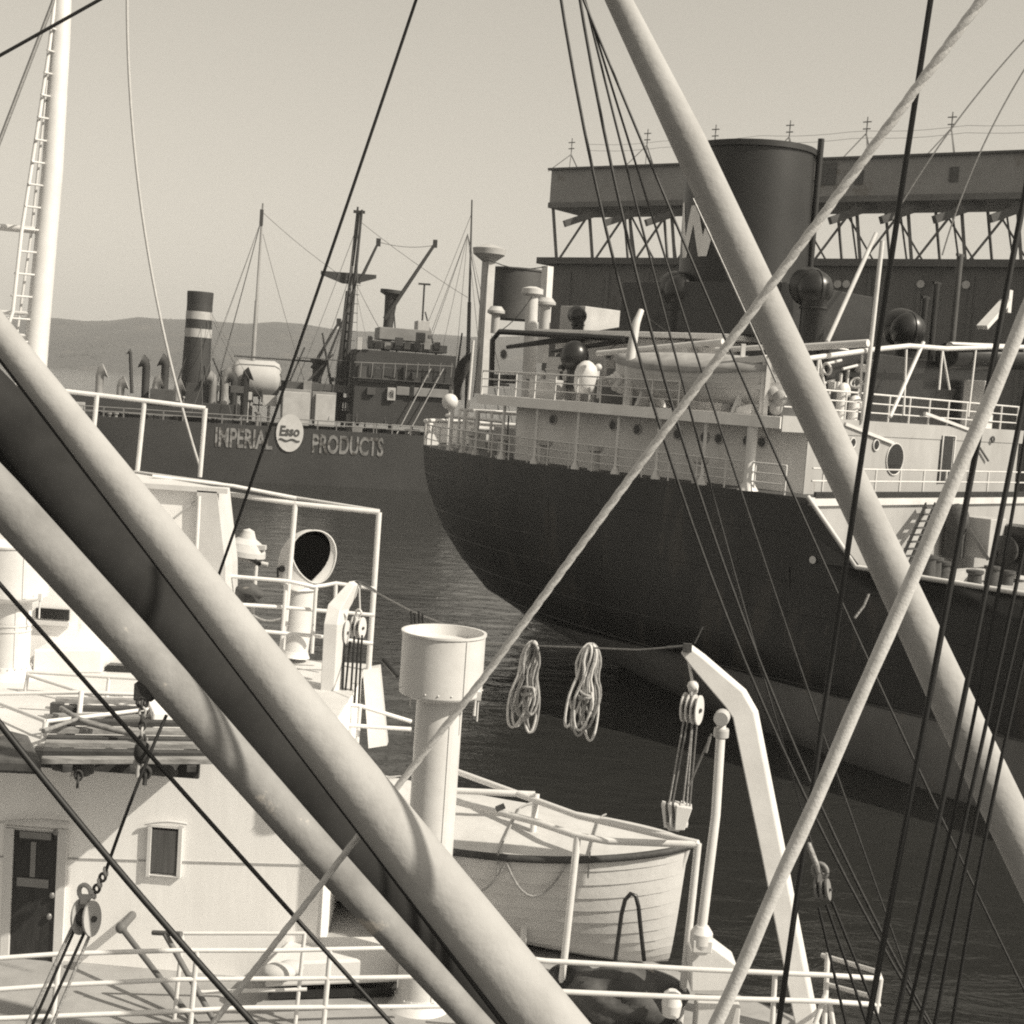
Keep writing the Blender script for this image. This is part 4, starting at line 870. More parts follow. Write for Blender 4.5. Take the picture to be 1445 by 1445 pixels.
for k in range(7):      # grab lines hung in bights along the side
    ta, tb_ = -.75 + k * .2, -.55 + k * .2; a, b_ = pt(ta, 10.6, 1, .06), pt(tb_, 10.6, 1, .06)
    MB().tube([a.lerp(b_, j / 10) - UZ * (.42 * 4 * (j / 10) * (1 - j / 10)) + lp * .03 * (1 - abs(j - 5) / 5) for j in range(11)], .014, 6).build('grab_line', HEMPD, lt)
for k in range(5):      # lashings over the cover
    t = -.6 + k * .3; l_, r_ = pt(t, 11, -1, .06), pt(t + .12, 11, 1, .06); c_ = (l_ + r_) / 2 + UZ * (.3 * (1 - t * t * .9) + .04)
    MB().tube([r_ - UZ * .25, r_ + UZ * .06, r_.lerp(c_, .5) + UZ * .05, c_, l_.lerp(c_, .5) + UZ * .05, l_ + UZ * .06], .013, 6).build('lashing', HEMPD, lt)
for t in (-.5, .45):
    q = lc - la_ * (t * L_ / 2); MB().prism([q - lp * .8 - UZ * .5, q + lp * .8 - UZ * .5, q + lp * .7 + UZ * .3, q - lp * .7 + UZ * .3], la_ * .14).build('chock', OFFW, lt)
MB().tube([endp + UZ * .05, endp - UZ * 1.2 + la_ * .25, lc - la_ * (L_ / 2 - 1.0) + UZ * .02], .045, 8).build('stem_post', WHITE, lt)

# hose hoop, canvas heap
tag(MB().tube([P(868, 1356, 16.6), P(873, 1320, 16.6), P(877, 1290, 16.6), P(882, 1270, 16.6), P(890, 1261, 16.6), P(897, 1264, 16.6), P(901, 1280, 16.6), P(904, 1310, 16.6), P(909, 1356, 16.6)], .026, 10).build('hose_hoop', BLACK), 'black bent hose hoop standing before the lifeboat planking', 'hose')
def lump(c, r, ax, sd, name, m, amp=.18, n=40, mm=26):
    rnd = random.Random(sd); ph = [(rnd.uniform(2, 9), rnd.uniform(2, 9), rnd.uniform(0, 6), rnd.uniform(.3, 1)) for _ in range(7)]
    mb = MB(); mb.ball(c, r, n, mm, ax); X, Y, Zz = ax
    for i, v in enumerate(mb.v):
        d = v - c; k = sum(w_ * math.sin(a_ * d.dot(X) / r[0] * 1.3 + b_ * d.dot(Zz) / r[2] * 1.2 + p_) for a_, b_, p_, w_ in ph) / 4
        mb.v[i] = c + d * (1 + amp * k)
        if mb.v[i].z < c.z - r[2] * .75: mb.v[i].z = c.z - r[2] * .75
    return mb.build(name, m)
AX = (V((1, 0, 0)), V((0, 1, 0)), UZ)
tag(lump(P(885, 1405, 17.0), (.72, .45, .36), AX, 3, 'canvas_heap', CANVD), 'heap of dark tarpaulin stowed under the lifeboat end', 'tarpaulin')
tag(lump(P(808, 1392, 17.3), (.34, .3, .3), AX, 5, 'canvas_heap', BLACK, .1), 'black rounded bundle beside the tarpaulin heap', 'bundle')
tag(MB().lathe(P(948, 1416, 16.3), [(.0, -.16), (.1, -.14), (.12, 0), (.1, .12), (.05, .16)], (0, 0, 1), 14).build('white_float', WHITE), 'small white float hanging at the lower railing', 'float')

# ------------------------------------------------------------------ ventilators
def drum_vent(q_top, d, foot_z, label):
    k = d / 16.5; top = P(*q_top, d); base = V((top.x, top.y, foot_z))
    t_ = thing('drum_ventilator', label, 'ventilator', base, 'drum topped ventilators')
    h = top.z - foot_z
    MB().lathe(base, [(.40, 0), (.30, .1), (.272, .18), (.272, h - .72)], (0, 0, 1), 32).build('pipe', WHITE, t_)
    for zz in (h * .36, h * .4): MB().lathe(base, [(.285, zz), (.285, zz + .03)], (0, 0, 1), 32, False).build('pipe_band', WHITE, t_)
    MB().lathe(base, [(.272, h - .80), (.475, h - .72), (.485, h - .70), (.485, h - .02), (.50, h - .015), (.50, h + .01), (.465, h + .01), (.465, h - .12), (.0, h - .10)], (0, 0, 1), 40, False).build('drum', WHITE, t_)
    for hh, rr in ((h - .685, .487), (.14, .30)):
        bb = MB()
        for i in range(20): a_ = 2 * math.pi * i / 20; bb.ball(base + V((rr * math.cos(a_), rr * math.sin(a_), hh + .03)), .011, 6, 4)
        bb.build('rivet_ring', WHITE, t_)
    MB().box(base + V((.30, -.385, h - .36)), (.05, .012, .66), (V((.78, .62, 0)), V((-.62, .78, 0)), UZ)).build('seam_strip', WHITE, t_)
    MB().box(base + V((.16, -.222, h * .5 - .4)), (.05, .012, h - .95), (V((.81, .585, 0)), V((-.585, .81, 0)), UZ)).build('seam_strip', WHITE, t_)
    for aa in (2.4, -.4):
        q = base + V((.49 * math.cos(aa), .49 * math.sin(aa), h - .68)); MB().box(q, (.06, .06, .1)).tube([q, q - UZ * .3], .012, 6).build('shackle_pin', WHITE, t_)
    return t_
drum_vent((627, 892), 16.5, ZO, 'drum topped white ventilator standing beside the lifeboat cover')
drum_vent((20, 768), 19.7, ZR, 'drum topped white ventilator on the house roof above the wooden door')
# cowl with dark mouth
cb = Z(415, 922, ZR); ct = P(444, 785, cb.y / FW.y * .995 if False else 22.2)
cvx = thing('cowl_ventilator', 'white cowl ventilator with large dark oval mouth by the boat deck railing', 'ventilator', P(413, 925, 22.3))
base = P(413, 926, 22.3); hd = P(436, 786, 22.2); face = V((.62, -.75, .12)).normalized()
MB().lathe(base, [(.27, 0), (.245, .05), (.23, .1), (.23, 1.1)], (hd - base) - face * .06, 28).build('pipe', WHITE, cvx)
face = V((.22, -.97, .05)).normalized(); n = 36
X = face.cross(UZ).normalized(); Y = X.cross(face).normalized(); X, Y = X * math.cos(.2) - Y * math.sin(.2), X * math.sin(.2) + Y * math.cos(.2)
if X.x < 0: X = -X
nb = base + (hd - base).normalized() * 1.08; mc = P(444, 786, 22.05)
def egg(a_, s_): return X * (.335 * s_ * math.cos(a_) * (1 + .2 * math.sin(a_))) + Y * (.415 * s_ * math.sin(a_))
aa = [2 * math.pi * i / n for i in range(n)]; X0 = V((X.x, X.y, 0)).normalized(); Y0 = V((-X0.y, X0.x, 0))
if Y0.y < 0: Y0 = -Y0
rings = []
for f in [k / 9 for k in range(10)]:
    g = f * f * (3 - 2 * f); bulge = math.sin(f * math.pi)
    rings.append([(nb + X0 * (.23 * math.cos(a_)) + Y0 * (.23 * math.sin(a_))) * (1 - g) + (mc + egg(a_, 1)) * g - face * (bulge * .16 * (1 + math.sin(a_)) / 2) - X * (bulge * .2) + UZ * (bulge * .16 * (1 + math.sin(a_)) / 2) for a_ in aa])
vs = [p_ for r_ in rings for p_ in r_]
mb = MB(); mb.add(vs, [(i * n + k, i * n + (k + 1) % n, (i + 1) * n + (k + 1) % n, (i + 1) * n + k) for i in range(len(rings) - 1) for k in range(n)], True)
mb.build('hood', WHITE, cvx)
MB().tube(rings[-1] + rings[-1][:1], .013, 8, False).build('mouth_rim', OFFW, cvx)
inn = MB(); r0 = [mc + egg(a_, .985) - face * .004 for a_ in aa]; r1 = [mc + egg(a_, .96) - face * .04 for a_ in aa]
inn.add(r0 + r1, [(k, (k + 1) % n, n + (k + 1) % n, n + k) for k in range(n)], True); inn.add(r1, [tuple(range(n))]); inn.build('mouth_shade_disc', mat('mouth_shade_black', .004, .9, .1, 3, spec=.05), cvx)  # black disc closes the mouth: the shade inside the hood, painted
# covered searchlight on its stand
slt = thing('covered_searchlight', 'searchlight in a peaked white canvas hood behind the boat deck railing', 'searchlight', P(362, 872, 22.8))
MB().tube([P(356, 872, 22.8), P(362, 792, 22.8)], .035, 8).build('stand', WHITE, slt); MB().tube([P(318, 783, 22.8), P(378, 797, 22.8)], .035, 8).build('crossbar', OFFW, slt)
MB().lathe(P(346, 778, 22.8), [(.34, -.06), (.33, .02), (.26, .14), (.14, .22), (.09, .34), (.0, .38)], (.12, 0, 1), 20).box(P(362, 772, 22.7), (.3, .14, .07)).build('hood', CANV, slt)
MB().tube([P(350, 784, 22.7), P(366, 796, 22.5)], .04, 8).build('handle', BLACK, slt)
tag(MB().tube([P(392, 815, 22), P(392, 802, 22), P(397, 799, 22), P(401, 806, 22)], .02, 6).ball(P(398, 803, 22), .05).build('bell_hook', BLACK), 'small black hook fitting on the boat deck railing', 'fitting')
tag(lump(P(350, 838, 21.4), (.22, .16, .16), AX, 9, 'canvas_roll', CANVD, .12), 'dark canvas roll tied below the searchlight stand', 'canvas')
tag(MB().tube(sag(P(340, 850, 21.2), P(398, 872, 21.2), .14), .018, 6).build('slack_rope', HEMPD), 'slack rope hung between railing posts by the cowl', 'rope')

# ------------------------------------------------------------------ davits and falls
dv = thing('davit', 'white box section davit arm leaning over the lifeboat with block and falls', 'davit', P(1142, 1460, 16.8))
def box_arm(pts, ws, dep):
    mb = MB(); vs = []
    for (x, y, d), w_ in zip(pts, ws):
        c = P(x, y, d); i = pts.index((x, y, d)); pa, pb_ = pts[max(0, i - 1)], pts[min(len(pts) - 1, i + 1)]
        tdir = (P(*pb_) - P(*pa)).normalized(); sd_ = tdir.cross(FW).normalized(); ex = V((.5, .86, 0)).normalized()
        vs += [c + sd_ * w_ / 2 - ex * dep / 2, c - sd_ * w_ / 2 - ex * dep / 2, c - sd_ * w_ / 2 + ex * dep / 2, c + sd_ * w_ / 2 + ex * dep / 2]
    n_ = len(pts); fs = [(i * 4 + k, i * 4 + (k + 1) % 4, i * 4 + 4 + (k + 1) % 4, i * 4 + 4 + k) for i in range(n_ - 1) for k in range(4)] + [(0, 1, 2, 3), tuple(n_ * 4 - 4 + k for k in range(4))]
    return mb.add(vs, fs)
box_arm([(968, 915, 16.8), (985, 932, 16.8), (1038, 985, 16.8), (1052, 1008, 16.8), (1092, 1205, 16.8), (1146, 1480, 16.8)], [.12, .18, .28, .27, .25, .24], .15).build('arm', WHITE, dv, .02)
MB().box(P(970, 914, 16.72), (.1, .06, .1)).tube([P(965, 912, 16.8), P(940, 914, 16.8)], .02, 6).tube([P(980, 908, 16.8), P(992, 884, 16.8)], .01, 6).build('tip_fitting', RUST, dv)
stt = [P(1018, 1022, 16.5), P(1010, 1150, 16.4), P(990, 1310, 16.3)]
MB().tube(stt, [.055, .055, .06], 12).build('strut', WHITE, dv)
MB().lathe(P(1019, 1012, 16.5) - V((.03, .12, 0)), [(.08, 0), (.09, .02), (.09, .18), (.08, .2)], (.25, 1, 0), 16).lathe(P(1018, 1030, 16.5), [(.085, .02), (.09, 0), (.09, -.08), (.06, -.1)], (0, 0, 1), 14).build('strut_head', LGREY, dv)
MB().lathe(P(990, 1318, 16.3), [(.09, -.22), (.13, -.1), (.13, .02), (.075, .1)], (0, 0, 1), 14).box(P(990, 1332, 16.3), (.22, .2, .14)).build('strut_foot', WHITE, dv, .01)
MB().prism([P(975, 1348, 16.4), P(1004, 1335, 16.4), P(1040, 1362, 16.4), P(1040, 1400, 16.4), P(975, 1400, 16.4)], (0, .4, 0)).build('pedestal', WHITE, dv, .02)
MB().box(P(1010, 1440, 16.5), (.5, .3, .5)).build('pedestal', OFFW, dv, .02)
MB().tube([P(1002, 1040, 16.4), P(996, 1062, 16.4)], .02, 6).tube([P(1004, 1036, 16.4), P(972, 1110, 16.5)], .012, 6).build('lanyard', WIREL, dv)
def ship_block(c, ax_, w, h, th, name, label, m=WHITE, sheaves=2, group=None):
    # pulley block: cheek plates, sheaves and a top shackle
    t_ = thing(name, label, 'pulley', c, group); ax_ = V(ax_).normalized(); up = UZ
    side = ax_.cross(up).normalized(); up = side.cross(ax_).normalized()
    for k in range(sheaves + 1):
        o_ = (k / sheaves - .5) * th
        mb = MB(); poly_ = [c + ax_ * (o_ - .008) + side * (w / 2 * math.cos(a_)) + up * (h / 2 * math.sin(a_)) for a_ in [2 * math.pi * i / 24 for i in range(24)]]
        mb.prism(poly_, ax_ * .02); mb.build('cheek', m, t_, .004)
    for k in range(sheaves):
        o_ = ((k + .5) / sheaves - .5) * th; MB().lathe(c + ax_ * (o_ - th / sheaves * .32), [(w * .34, 0), (w * .3, th / sheaves * .32), (w * .34, th / sheaves * .64)], ax_, 20).build('sheave', RUST, t_)
    MB().lathe(c - ax_ * (th / 2 + .03), [(w * .12, 0), (w * .12, th + .06)], ax_, 12).build('pin', RUST, t_)
    MB().torus(c + up * (h / 2 + .05), .05, .016, side, 16, 8).box(c + up * (h / 2 + .005), (.05, .05, .05)).build('shackle', m if m != CANV else RUST, t_)
    return t_
ship_block(P(976, 1000, 16.8), (.75, -.55, 0), .21, .36, .2, 'pulley_block', 'white three sheave block hanging from the tip of the davit arm', WHITE, 3, 'pulley blocks')
tag(MB().tube([P(969, 916, 16.8), P(977, 962, 16.8)], .02, 6).ball(P(978, 968, 16.8), .07).build('swivel_shackle', WHITE), 'white swivel shackle between davit tip and upper block', 'shackle')
lbk = thing('pulley_block', 'white slotted lower block hanging over the lifeboat cover corner', 'pulley', P(954, 1155, 16.8), 'pulley blocks')
for k in range(4):
    x = 933 + k * 9; MB().prism([P(x, 1135, 16.75 + .0), P(x + 5, 1136, 16.75), P(x + 7 + (3 if k == 3 else 0), 1168, 16.75), P(x + 4, 1168, 16.75)], (0.03, .16, 0)).build('cheek', WHITE, lbk)
MB().prism([P(954, 1137, 16.72), P(977, 1141, 16.72), P(966, 1172, 16.72), P(952, 1172, 16.72)], (.02, .2, 0)).build('cheek', WHITE, lbk, .01); MB().prism([P(936, 1164, 16.8), P(962, 1168, 16.8), P(958, 1174, 16.8), P(944, 1172, 16.8)], (.02, .12, 0)).build('bridge', WHITE, lbk)
falls = [((966, 1010), (943, 1140)), ((971, 1014), (948, 1140)), ((977, 1018), (963, 1140)), ((984, 1016), (973, 1142)), ((978, 1010), (969, 1139))]
for k, (a, b_) in enumerate(falls):
    tag(MB().tube([P(*a, 16.8), P(*b_, 16.8)], .011, 6).build('boat_fall', WIREL if k % 2 else HEMPD), 'thin fall rope between the two white blocks of the davit', 'rope', 'falls of the white davit')
# far davit
d2 = thing('davit', 'white davit seen end on with hanging blocks near the dark mouthed cowl', 'davit', P(460, 1010, 20.5))
box_arm([(466, 1010, 20.5), (470, 940, 20.5), (473, 880, 20.5), (478, 856, 20.6), (503, 822, 20.8)], [.2, .2, .2, .2, .1], .22).build('arm', OFFW, d2, .012)
MB().tube([P(502, 820, 20.8), P(515, 824, 20.8), P(530, 835, 20.9)], .022, 6).build('tip_fitting', RUST, d2)
ship_block(P(505, 885, 20.7), (.8, -.5, 0), .18, .32, .16, 'pulley_block', 'outer hanging block of the far davit beside the railing end', WHITE, 2, 'pulley blocks')
ship_block(P(483, 892, 20.6), (.9, -.3, 0), .18, .36, .14, 'pulley_block', 'inner hanging block of the far davit against the white wall', WHITE, 2, 'pulley blocks')
tag(MB().tube([P(507, 830, 20.8), P(508, 862, 20.7)], .014, 6).build('hanging_chain', LGREY), 'short pale chain below the far davit tip', 'chain')
for k, (a, b_) in enumerate((((472, 900), (468, 985)), ((486, 905), (483, 988)), ((494, 905), (486, 990)), ((500, 898), (494, 993)), ((506, 900), (500, 995)), ((511, 896), (506, 995)))):
    tag(MB().tube([P(*a, 20.55), P(*b_, 20.5)], .017, 6).build('boat_fall', WIRE), 'black fall rope under the blocks of the far davit', 'rope', 'falls of the far davit')

# span wire between davits with two coiled ropes
span = [P(505, 822, 20.8), P(580, 862, 20.0), P(636, 884, 19.2), P(690, 908, 18.4), P(752, 911, 17.9), P(832, 914, 17.4), P(900, 917, 17.0), P(965, 912, 16.8)]
tag(MB().tube(span, .011, 6).build('span_wire', WIREL), 'span wire stretched between the two davits carrying coiled ropes', 'wire')
def hank(x, y, d, label, sd, w_, h_):
    rnd = random.Random(sd); t_ = thing('rope_coil', label, 'rope', P(x, y, d), 'rope coils on the span wire'); top = P(x, y, d); k_ = d / FOC
    for i in range(9):
        wx = w_ * rnd.uniform(.55, 1.0) * k_; hh = h_ * rnd.uniform(.72, 1.0) * k_; ox = rnd.uniform(-.25, .25) * w_ * k_; dz = rnd.uniform(-.05, .05); lean = rnd.uniform(-.2, .06) * hh; nk_ = (rnd.uniform(.34, .52), rnd.uniform(.3, .62))
        pts = []
        for j in range(29):
            a_ = 2 * math.pi * j / 28; f = (1 - math.cos(a_)) / 2          # 0 at the top, 1 at the bottom
            neck = .85 - nk_[1] * math.exp(-((f - nk_[0]) / .16) ** 2)
            pts.append(top + V((ox * (.3 + f) + wx / 2 * math.sin(a_) * neck * 1.25 + lean * f, dz + .03 * math.sin(a_ * 2 + i), -hh * f + .03)))
        MB().tube(pts, .0165, 7, False).build('rope_loop', HEMP if i % 2 else HEMPD, t_)
    mid = top + V((-.02, -.03, -h_ * .47 * k_))
    for j in range(3): MB().torus(mid - UZ * .035 * j, .075 + .012 * (j % 2), .019, (rnd.uniform(-.5, .5), rnd.uniform(-.4, .5), 1), 16, 6).build('rope_turn', HEMPD, t_)
    MB().tube([mid + V((.06, -.05, .02)), mid + V((.09, -.06, -.12)), mid + V((.08, -.05, -.2))], .017, 6).build('rope_end', HEMP, t_)
hank(752, 909, 17.9, 'coil of light rope with one long open bight, nearer the drum ventilator', 4, 30, 134)
hank(834, 913, 17.4, 'coil of light rope tied in a bulky knot, nearer the davit tip', 11, 33, 138)
tag(MB().tube([P(672, 962, 17.6), P(671, 990, 17.6), P(669, 1010, 17.6)], [.012, .012, .02], 8).build('rope_tail', HEMP), 'short light rope tail hanging beside the ventilator drum', 'rope')

# ------------------------------------------------------------------ gear on the house roof
gr = thing('plank_staging', 'dark wooden staging of spaced planks lying on the house roof edge', 'staging', P(190, 1060, 16.6))
for k in range(9):
    yy = 1083 - k * 10.5; a, b_ = Z(58 + k * 2.5, yy + 2, ZR), Z(312 - k * 3, yy + 2 + (3 if k else 0), ZR)
    o_ = MB().box((a + b_) / 2 + UZ * (.1 + .012 * (k % 3)), ((b_ - a).length, .13, .06), ((b_ - a).normalized(), V((-(b_ - a).y, (b_ - a).x, 0)).normalized(), UZ)).build('plank', WOODD if k % 2 else WOOD, gr, .006)
for x in (95, 190, 270):
    a, b_ = Z(x, 1090, ZR), Z(x + 8, 1000, ZR); MB().beam(a + UZ * .035, b_ + UZ * .035, .1, .06).build('bearer', WOODD, gr)
tag(MB().prism([Z(-30, 1093, ZR) + UZ * .02, Z(58, 1097, ZR) + UZ * .02, Z(40, 1058, ZR) + UZ * .02, Z(-30, 1040, ZR) + UZ * .02], (0, 0, .16)).build('canvas_sheet', CANVD, None, .04), 'folded dark tarpaulin on the roof edge above the wooden door', 'tarpaulin')
for (x, y), r_, lb_ in (((92, 1076), (.16, .14, .12), 'dark canvas bundle on the roof edge beside a white post'), ((118, 1082), (.12, .13, .13), 'dark canvas bundle hanging over the staging edge with a rope'), ((232, 1080), (.17, .15, .14), 'dark canvas bundle on the staging under the chain')):
    tag(lump(P(x, y, 16.15), r_, AX, x, 'canvas_bundle', CANVD, .2, 28, 18), lb_, 'bundle')
for pts in ([(60, 1058), (110, 1040), (150, 1052), (205, 1070)], [(85, 1024), (120, 1046), (165, 1058), (200, 1066)]):
    tag(MB().tube([Z(x, y, ZR) + UZ * .22 for x, y in pts], .03, 8).build('loose_spar', WOOD), ('light wooden spar lying aslant on the dark staging' if pts[0][0] == 60 else 'thin wooden pole crossing the spar on the dark staging'), 'spar')
railing('white pipe railing round the staging on the house roof',
        [[P(-40, 980, 18), P(109, 977, 18), P(200, 980, 18.2)], [P(65, 1018, 16.8), P(120, 1012, 17.2), P(200, 1002, 17.8), P(240, 998, 18)], [P(-40, 976, 18.2), P(0, 993, 17.6), P(65, 1018, 16.8)]],
        [(P(52, 1092, 16.7), P(65, 1018, 16.8)), (P(103, 1098, 16.8), P(115, 977, 18))], .026, .034)
railing('low white pipe railing behind the staging under the drum ventilator', [[P(38, 948, 19), P(200, 958, 19)], [P(38, 952, 19), P(200, 1004, 18.2)]], [(P(34, 985, 19), P(40, 948, 19)), (P(150, 990, 19), P(154, 955, 19))], .026, .026)
q0, q1 = Z(46, 950, ZR), Z(143, 950, ZR)
tag(MB().prism([q0, q1, q1 + V((0, .7, 0)), q0 + V((0, .7, 0))], (0, 0, .34)).build('roof_locker', WHITE, None, .02), 'white locker box on the house roof before the upper house window', 'locker')
q0, q1 = Z(150, 948, ZR), Z(235, 952, ZR)
tag(MB().prism([q0, q1, q1 + V((0, .5, 0)), q0 + V((0, .5, 0))], (0, 0, .1)).build('skylight_frame', BLACK), 'flat dark skylight frame on the roof beside the white locker', 'skylight')
tag(MB().box(Z(80, 1015, ZR) + UZ * .14, (.15, .1, .14)).build('dark_box', DGREY), 'small dark box behind the white pipe post on the roof', 'box')
tag(MB().prism([Z(215, 1030, ZR), Z(262, 1030, ZR), Z(250, 1008, ZR), Z(205, 1008, ZR)], (0, 0, .22)).build('roof_chest', WALLW, None, .02), 'white chest on the house roof behind the chain', 'chest')

# ------------------------------------------------------------------ signal mast with ladder
mt = thing('signal_mast', 'white tubular mast with ladder and cross bars above the bridge roof', 'mast', P(45, 640, 22.5))
MB().tube([P(40, 640, 22.5), P(52, 480, 22.5), P(74, 240, 22.5), P(86, 45, 22.5), P(90, -60, 22.5)], [.19, .185, .165, .15, .14], 16).build('pole', WHITE, mt)
MB().tube([P(3, 485, 22.0), P(18, 440, 22.0), P(30, 330, 22.1), P(50, 200, 22.2), P(68, 80, 22.3), P(80, -20, 22.4)], .03, 8).build('ladder_rail', WHITE, mt)
MB().tube([P(22, 485, 22.4), P(45, 322, 22.4), P(62, 160, 22.4), P(76, 20, 22.4), P(80, -20, 22.4)], .022, 8).build('ladder_rail', OFFW, mt)
for k in range(15):
    y = 480 - k * 31.5; f = (480 - y) / 480
    xa = 4 + (76 - 4) * f ** .9; xb = 47 + (82 - 47) * f; MB().tube([P(xa, y, 22.1), P(xb, y + 3, 22.4)], .018, 6).build('ladder_rung', OFFW, mt)
for y0, y1 in ((317, 325), (439, 443), (470, 475)):
    MB().tube([P(-60, y0 - 2, 22.4), P(50 - (y0 > 400) * 3, y1, 22.4)], .055 if y0 == 317 else .035, 10).build('cross_bar', WHITE, mt)
import numpy as np
def eased(pts):      # one even curve through the sighted points, as a taut wire hangs
    if len(pts) < 4: return pts
    p = np.array([tuple(q) for q in pts]); d_ = np.r_[0, np.cumsum(np.linalg.norm(np.diff(p, axis=0), axis=1))]; t_ = d_ / d_[-1]
    cs = [np.polyfit(t_, p[:, i], 2) for i in range(3)]
    return [V([float(np.polyval(c, x)) for c in cs]) for x in np.linspace(0, 1, 24)]
def longer(pts, up, down):      # carry a line on past the frame, straight along its end
    a = (pts[0] - pts[1]).normalized(); b = (pts[-1] - pts[-2]).normalized()
    return [pts[0] + a * up] + list(pts) + [pts[-1] + b * down]
def wire(pts, r, m, label, name='rigging_wire', group=None, cat='wire', n=6):
    return tag(MB().tube(pts if len(pts) > 24 else eased(pts), r, n).build(name, m), label, cat, group)
wire([P(82, -30, 22), P(74, 5, 22), P(-20, 250, 21.5)], .03, WIREL, 'grey stay running down beside the ladder of the white mast')
wire([P(-30, 95, 18), P(0, 78, 18), P(140, 0, 18), P(200, -34, 18)], .022, WIRE, 'dark stay crossing in front of the white mast top')
wire(sag(P(178, -40, 30), P(184, 150, 30), .0, 4) + [P(190, 190, 30), P(206, 330, 30), P(226, 450, 30), P(243, 540, 30), P(284, 656, 30)], .03, mat('pale_halyard', .42, .9, .1, 10), 'faint pale halyard hanging down to the bridge roof railing', 'halyard')

# ------------------------------------------------------------------ derrick booms
def spar(name, label, pts, m, group='derrick booms', n=40):      # pts: (x, y, distance, width in the photograph)
    dense = []; 
    for i in range(len(pts) - 1):
        for k in range(6):
            f = k / 6; dense.append([pts[i][j] + (pts[i + 1][j] - pts[i][j]) * f for j in range(4)])
    dense.append(pts[-1])
    t_ = thing(name, label, 'boom', P(*pts[-1][:3]), group)
    MB().tube([P(x, y, d) for x, y, d, w_ in dense], [w_ * d / FOC / 2 for x, y, d, w_ in dense], n).build('spar', m, t_); return t_
A0, A1 = (26, 503), (770, 1443)
def lineA(t): return A0[0] + (A1[0] - A0[0]) * t, A0[1] + (A1[1] - A0[1]) * t
bA = spar('derrick_boom', 'thick pale boom sloping across the deck with a dark wire along its edge', [(*lineA(t), 9.0 - .5 * t, max(30, 43 + 52 * t)) for t in (-.6, 0, .5, 1, 1.5)], BOOM)
bB = spar('derrick_boom', 'boom between two pale booms, its shade painted dark', [(-420, 134, 10.2, 108), (-163, 434, 10.3, 108), (8, 600, 10.4, 100), (330, 1004, 10.5, 96), (703, 1443, 10.6, 72), (870, 1640, 10.6, 66)], BOOMSH)
bC = spar('derrick_boom', 'pale boom with worn paint passing over the house roof chain', [(-550, 134, 9.75, 70), (-250, 443, 9.75, 70), (-2, 700, 9.75, 67), (182, 900, 9.7, 61), (420, 1170, 9.6, 53), (670, 1443, 9.5, 39), (840, 1630, 9.5, 36)], BOOMW)
bD = spar('derrick_boom', 'long pale boom crossing in front of the black freighter and its funnel', [(590, -600, 12, 28), (826, -100, 12, 31), (873, 0, 12, 36), (972, 201, 12, 49), (1088, 450, 12, 53), (1226, 739, 12, 53), (1348, 1000, 12, 60), (1560, 1440, 12, 64), (1690, 1712, 12, 64)], BOOM)
# fitting and band on the worn boom
MB().box(P(205, 975, 9.65), (.13, .12, .12)).build('boom_lug', RUST, bC, .01)
for x, y in ((1001, 196), (1040, 300), (938, 150)): pass
wire([P(-60, 430, 9.1), P(0, 503, 9.0), P(235, 817, 8.85), P(414, 1050, 8.72), P(712, 1446, 8.42), P(790, 1550, 8.3)], .016, WIRE, 'dark wire lying along the lower edge of the thickest pale boom')
# chain under the worn boom
ch = thing('hanging_chain', 'iron chain and hook hanging from the lug of the worn pale boom', 'chain', P(203, 985, 9.6))
pa, pb_ = P(201, 985, 9.6), P(201, 1062, 9.6); MB().torus(pa - UZ * .03, .035, .012, (0, 1, 0), 14, 6, 1.0).build('shackle', RUST, ch)
for k in range(7):
    q = pa.lerp(pb_, (k + 1) / 8); MB().torus(q, .03, .0095, (0, 1, 0) if k % 2 else (1, 0, 0), 14, 6, .7).build('chain_link', RUST if k not in (1, 4) else LGREY, ch)
MB().ball(pb_, (.06, .05, .08)).build('chain_weight', RUST, ch)
for k, (x, y) in enumerate(((196, 1078), (206, 1090), (111, 1094))):
    tag(MB().torus(P(x, y, 9.6 if k < 2 else 16), .04 if k < 2 else .06, .014, (0, 1, .2), 14, 6, .7).tube([P(x, y - 6, 9.6 if k < 2 else 16), P(x - 2, y + 18, 9.6 if k < 2 else 16)], .016, 6).build('rope_hook', RUST if k else LGREY), ('pale link under the chain weight', 'dark hook below the pale chain link', 'dark hook dangling over the house roof edge')[k] + (' at the roof edge' if k == 0 else ''), 'hook')

# ------------------------------------------------------------------ laid ropes and dark rigging
def laid_rope(pts, r, m, pitch, label, name):
    # three strands twisted round each other
    path = []; pts = [V(p_) for p_ in pts]
    L = sum((pts[i + 1] - pts[i]).length for i in range(len(pts) - 1)); n_ = int(L / (pitch / 7)); seg = []
    acc = [0]
    for i in range(len(pts) - 1): acc.append(acc[-1] + (pts[i + 1] - pts[i]).length)
    def at(s_):
        for i in range(len(pts) - 1):
            if s_ <= acc[i + 1] or i == len(pts) - 2: return pts[i].lerp(pts[i + 1], (s_ - acc[i]) / (acc[i + 1] - acc[i]))
    tdir = (pts[-1] - pts[0]).normalized(); X, Y = frame_of(tdir); mb = MB()
    for st_ in range(3):
        mb.tube([at(L * k / n_) + (X * math.cos(2 * math.pi * (L * k / n_ / pitch + st_ / 3)) + Y * math.sin(2 * math.pi * (L * k / n_ / pitch + st_ / 3))) * r * (1.08 - .42 * k / n_) * .26 for k in range(n_ + 1)], [r * (1.08 - .42 * k / n_) * .74 for k in range(n_ + 1)], 8)
    return tag(mb.build(name, m), label, 'rope')
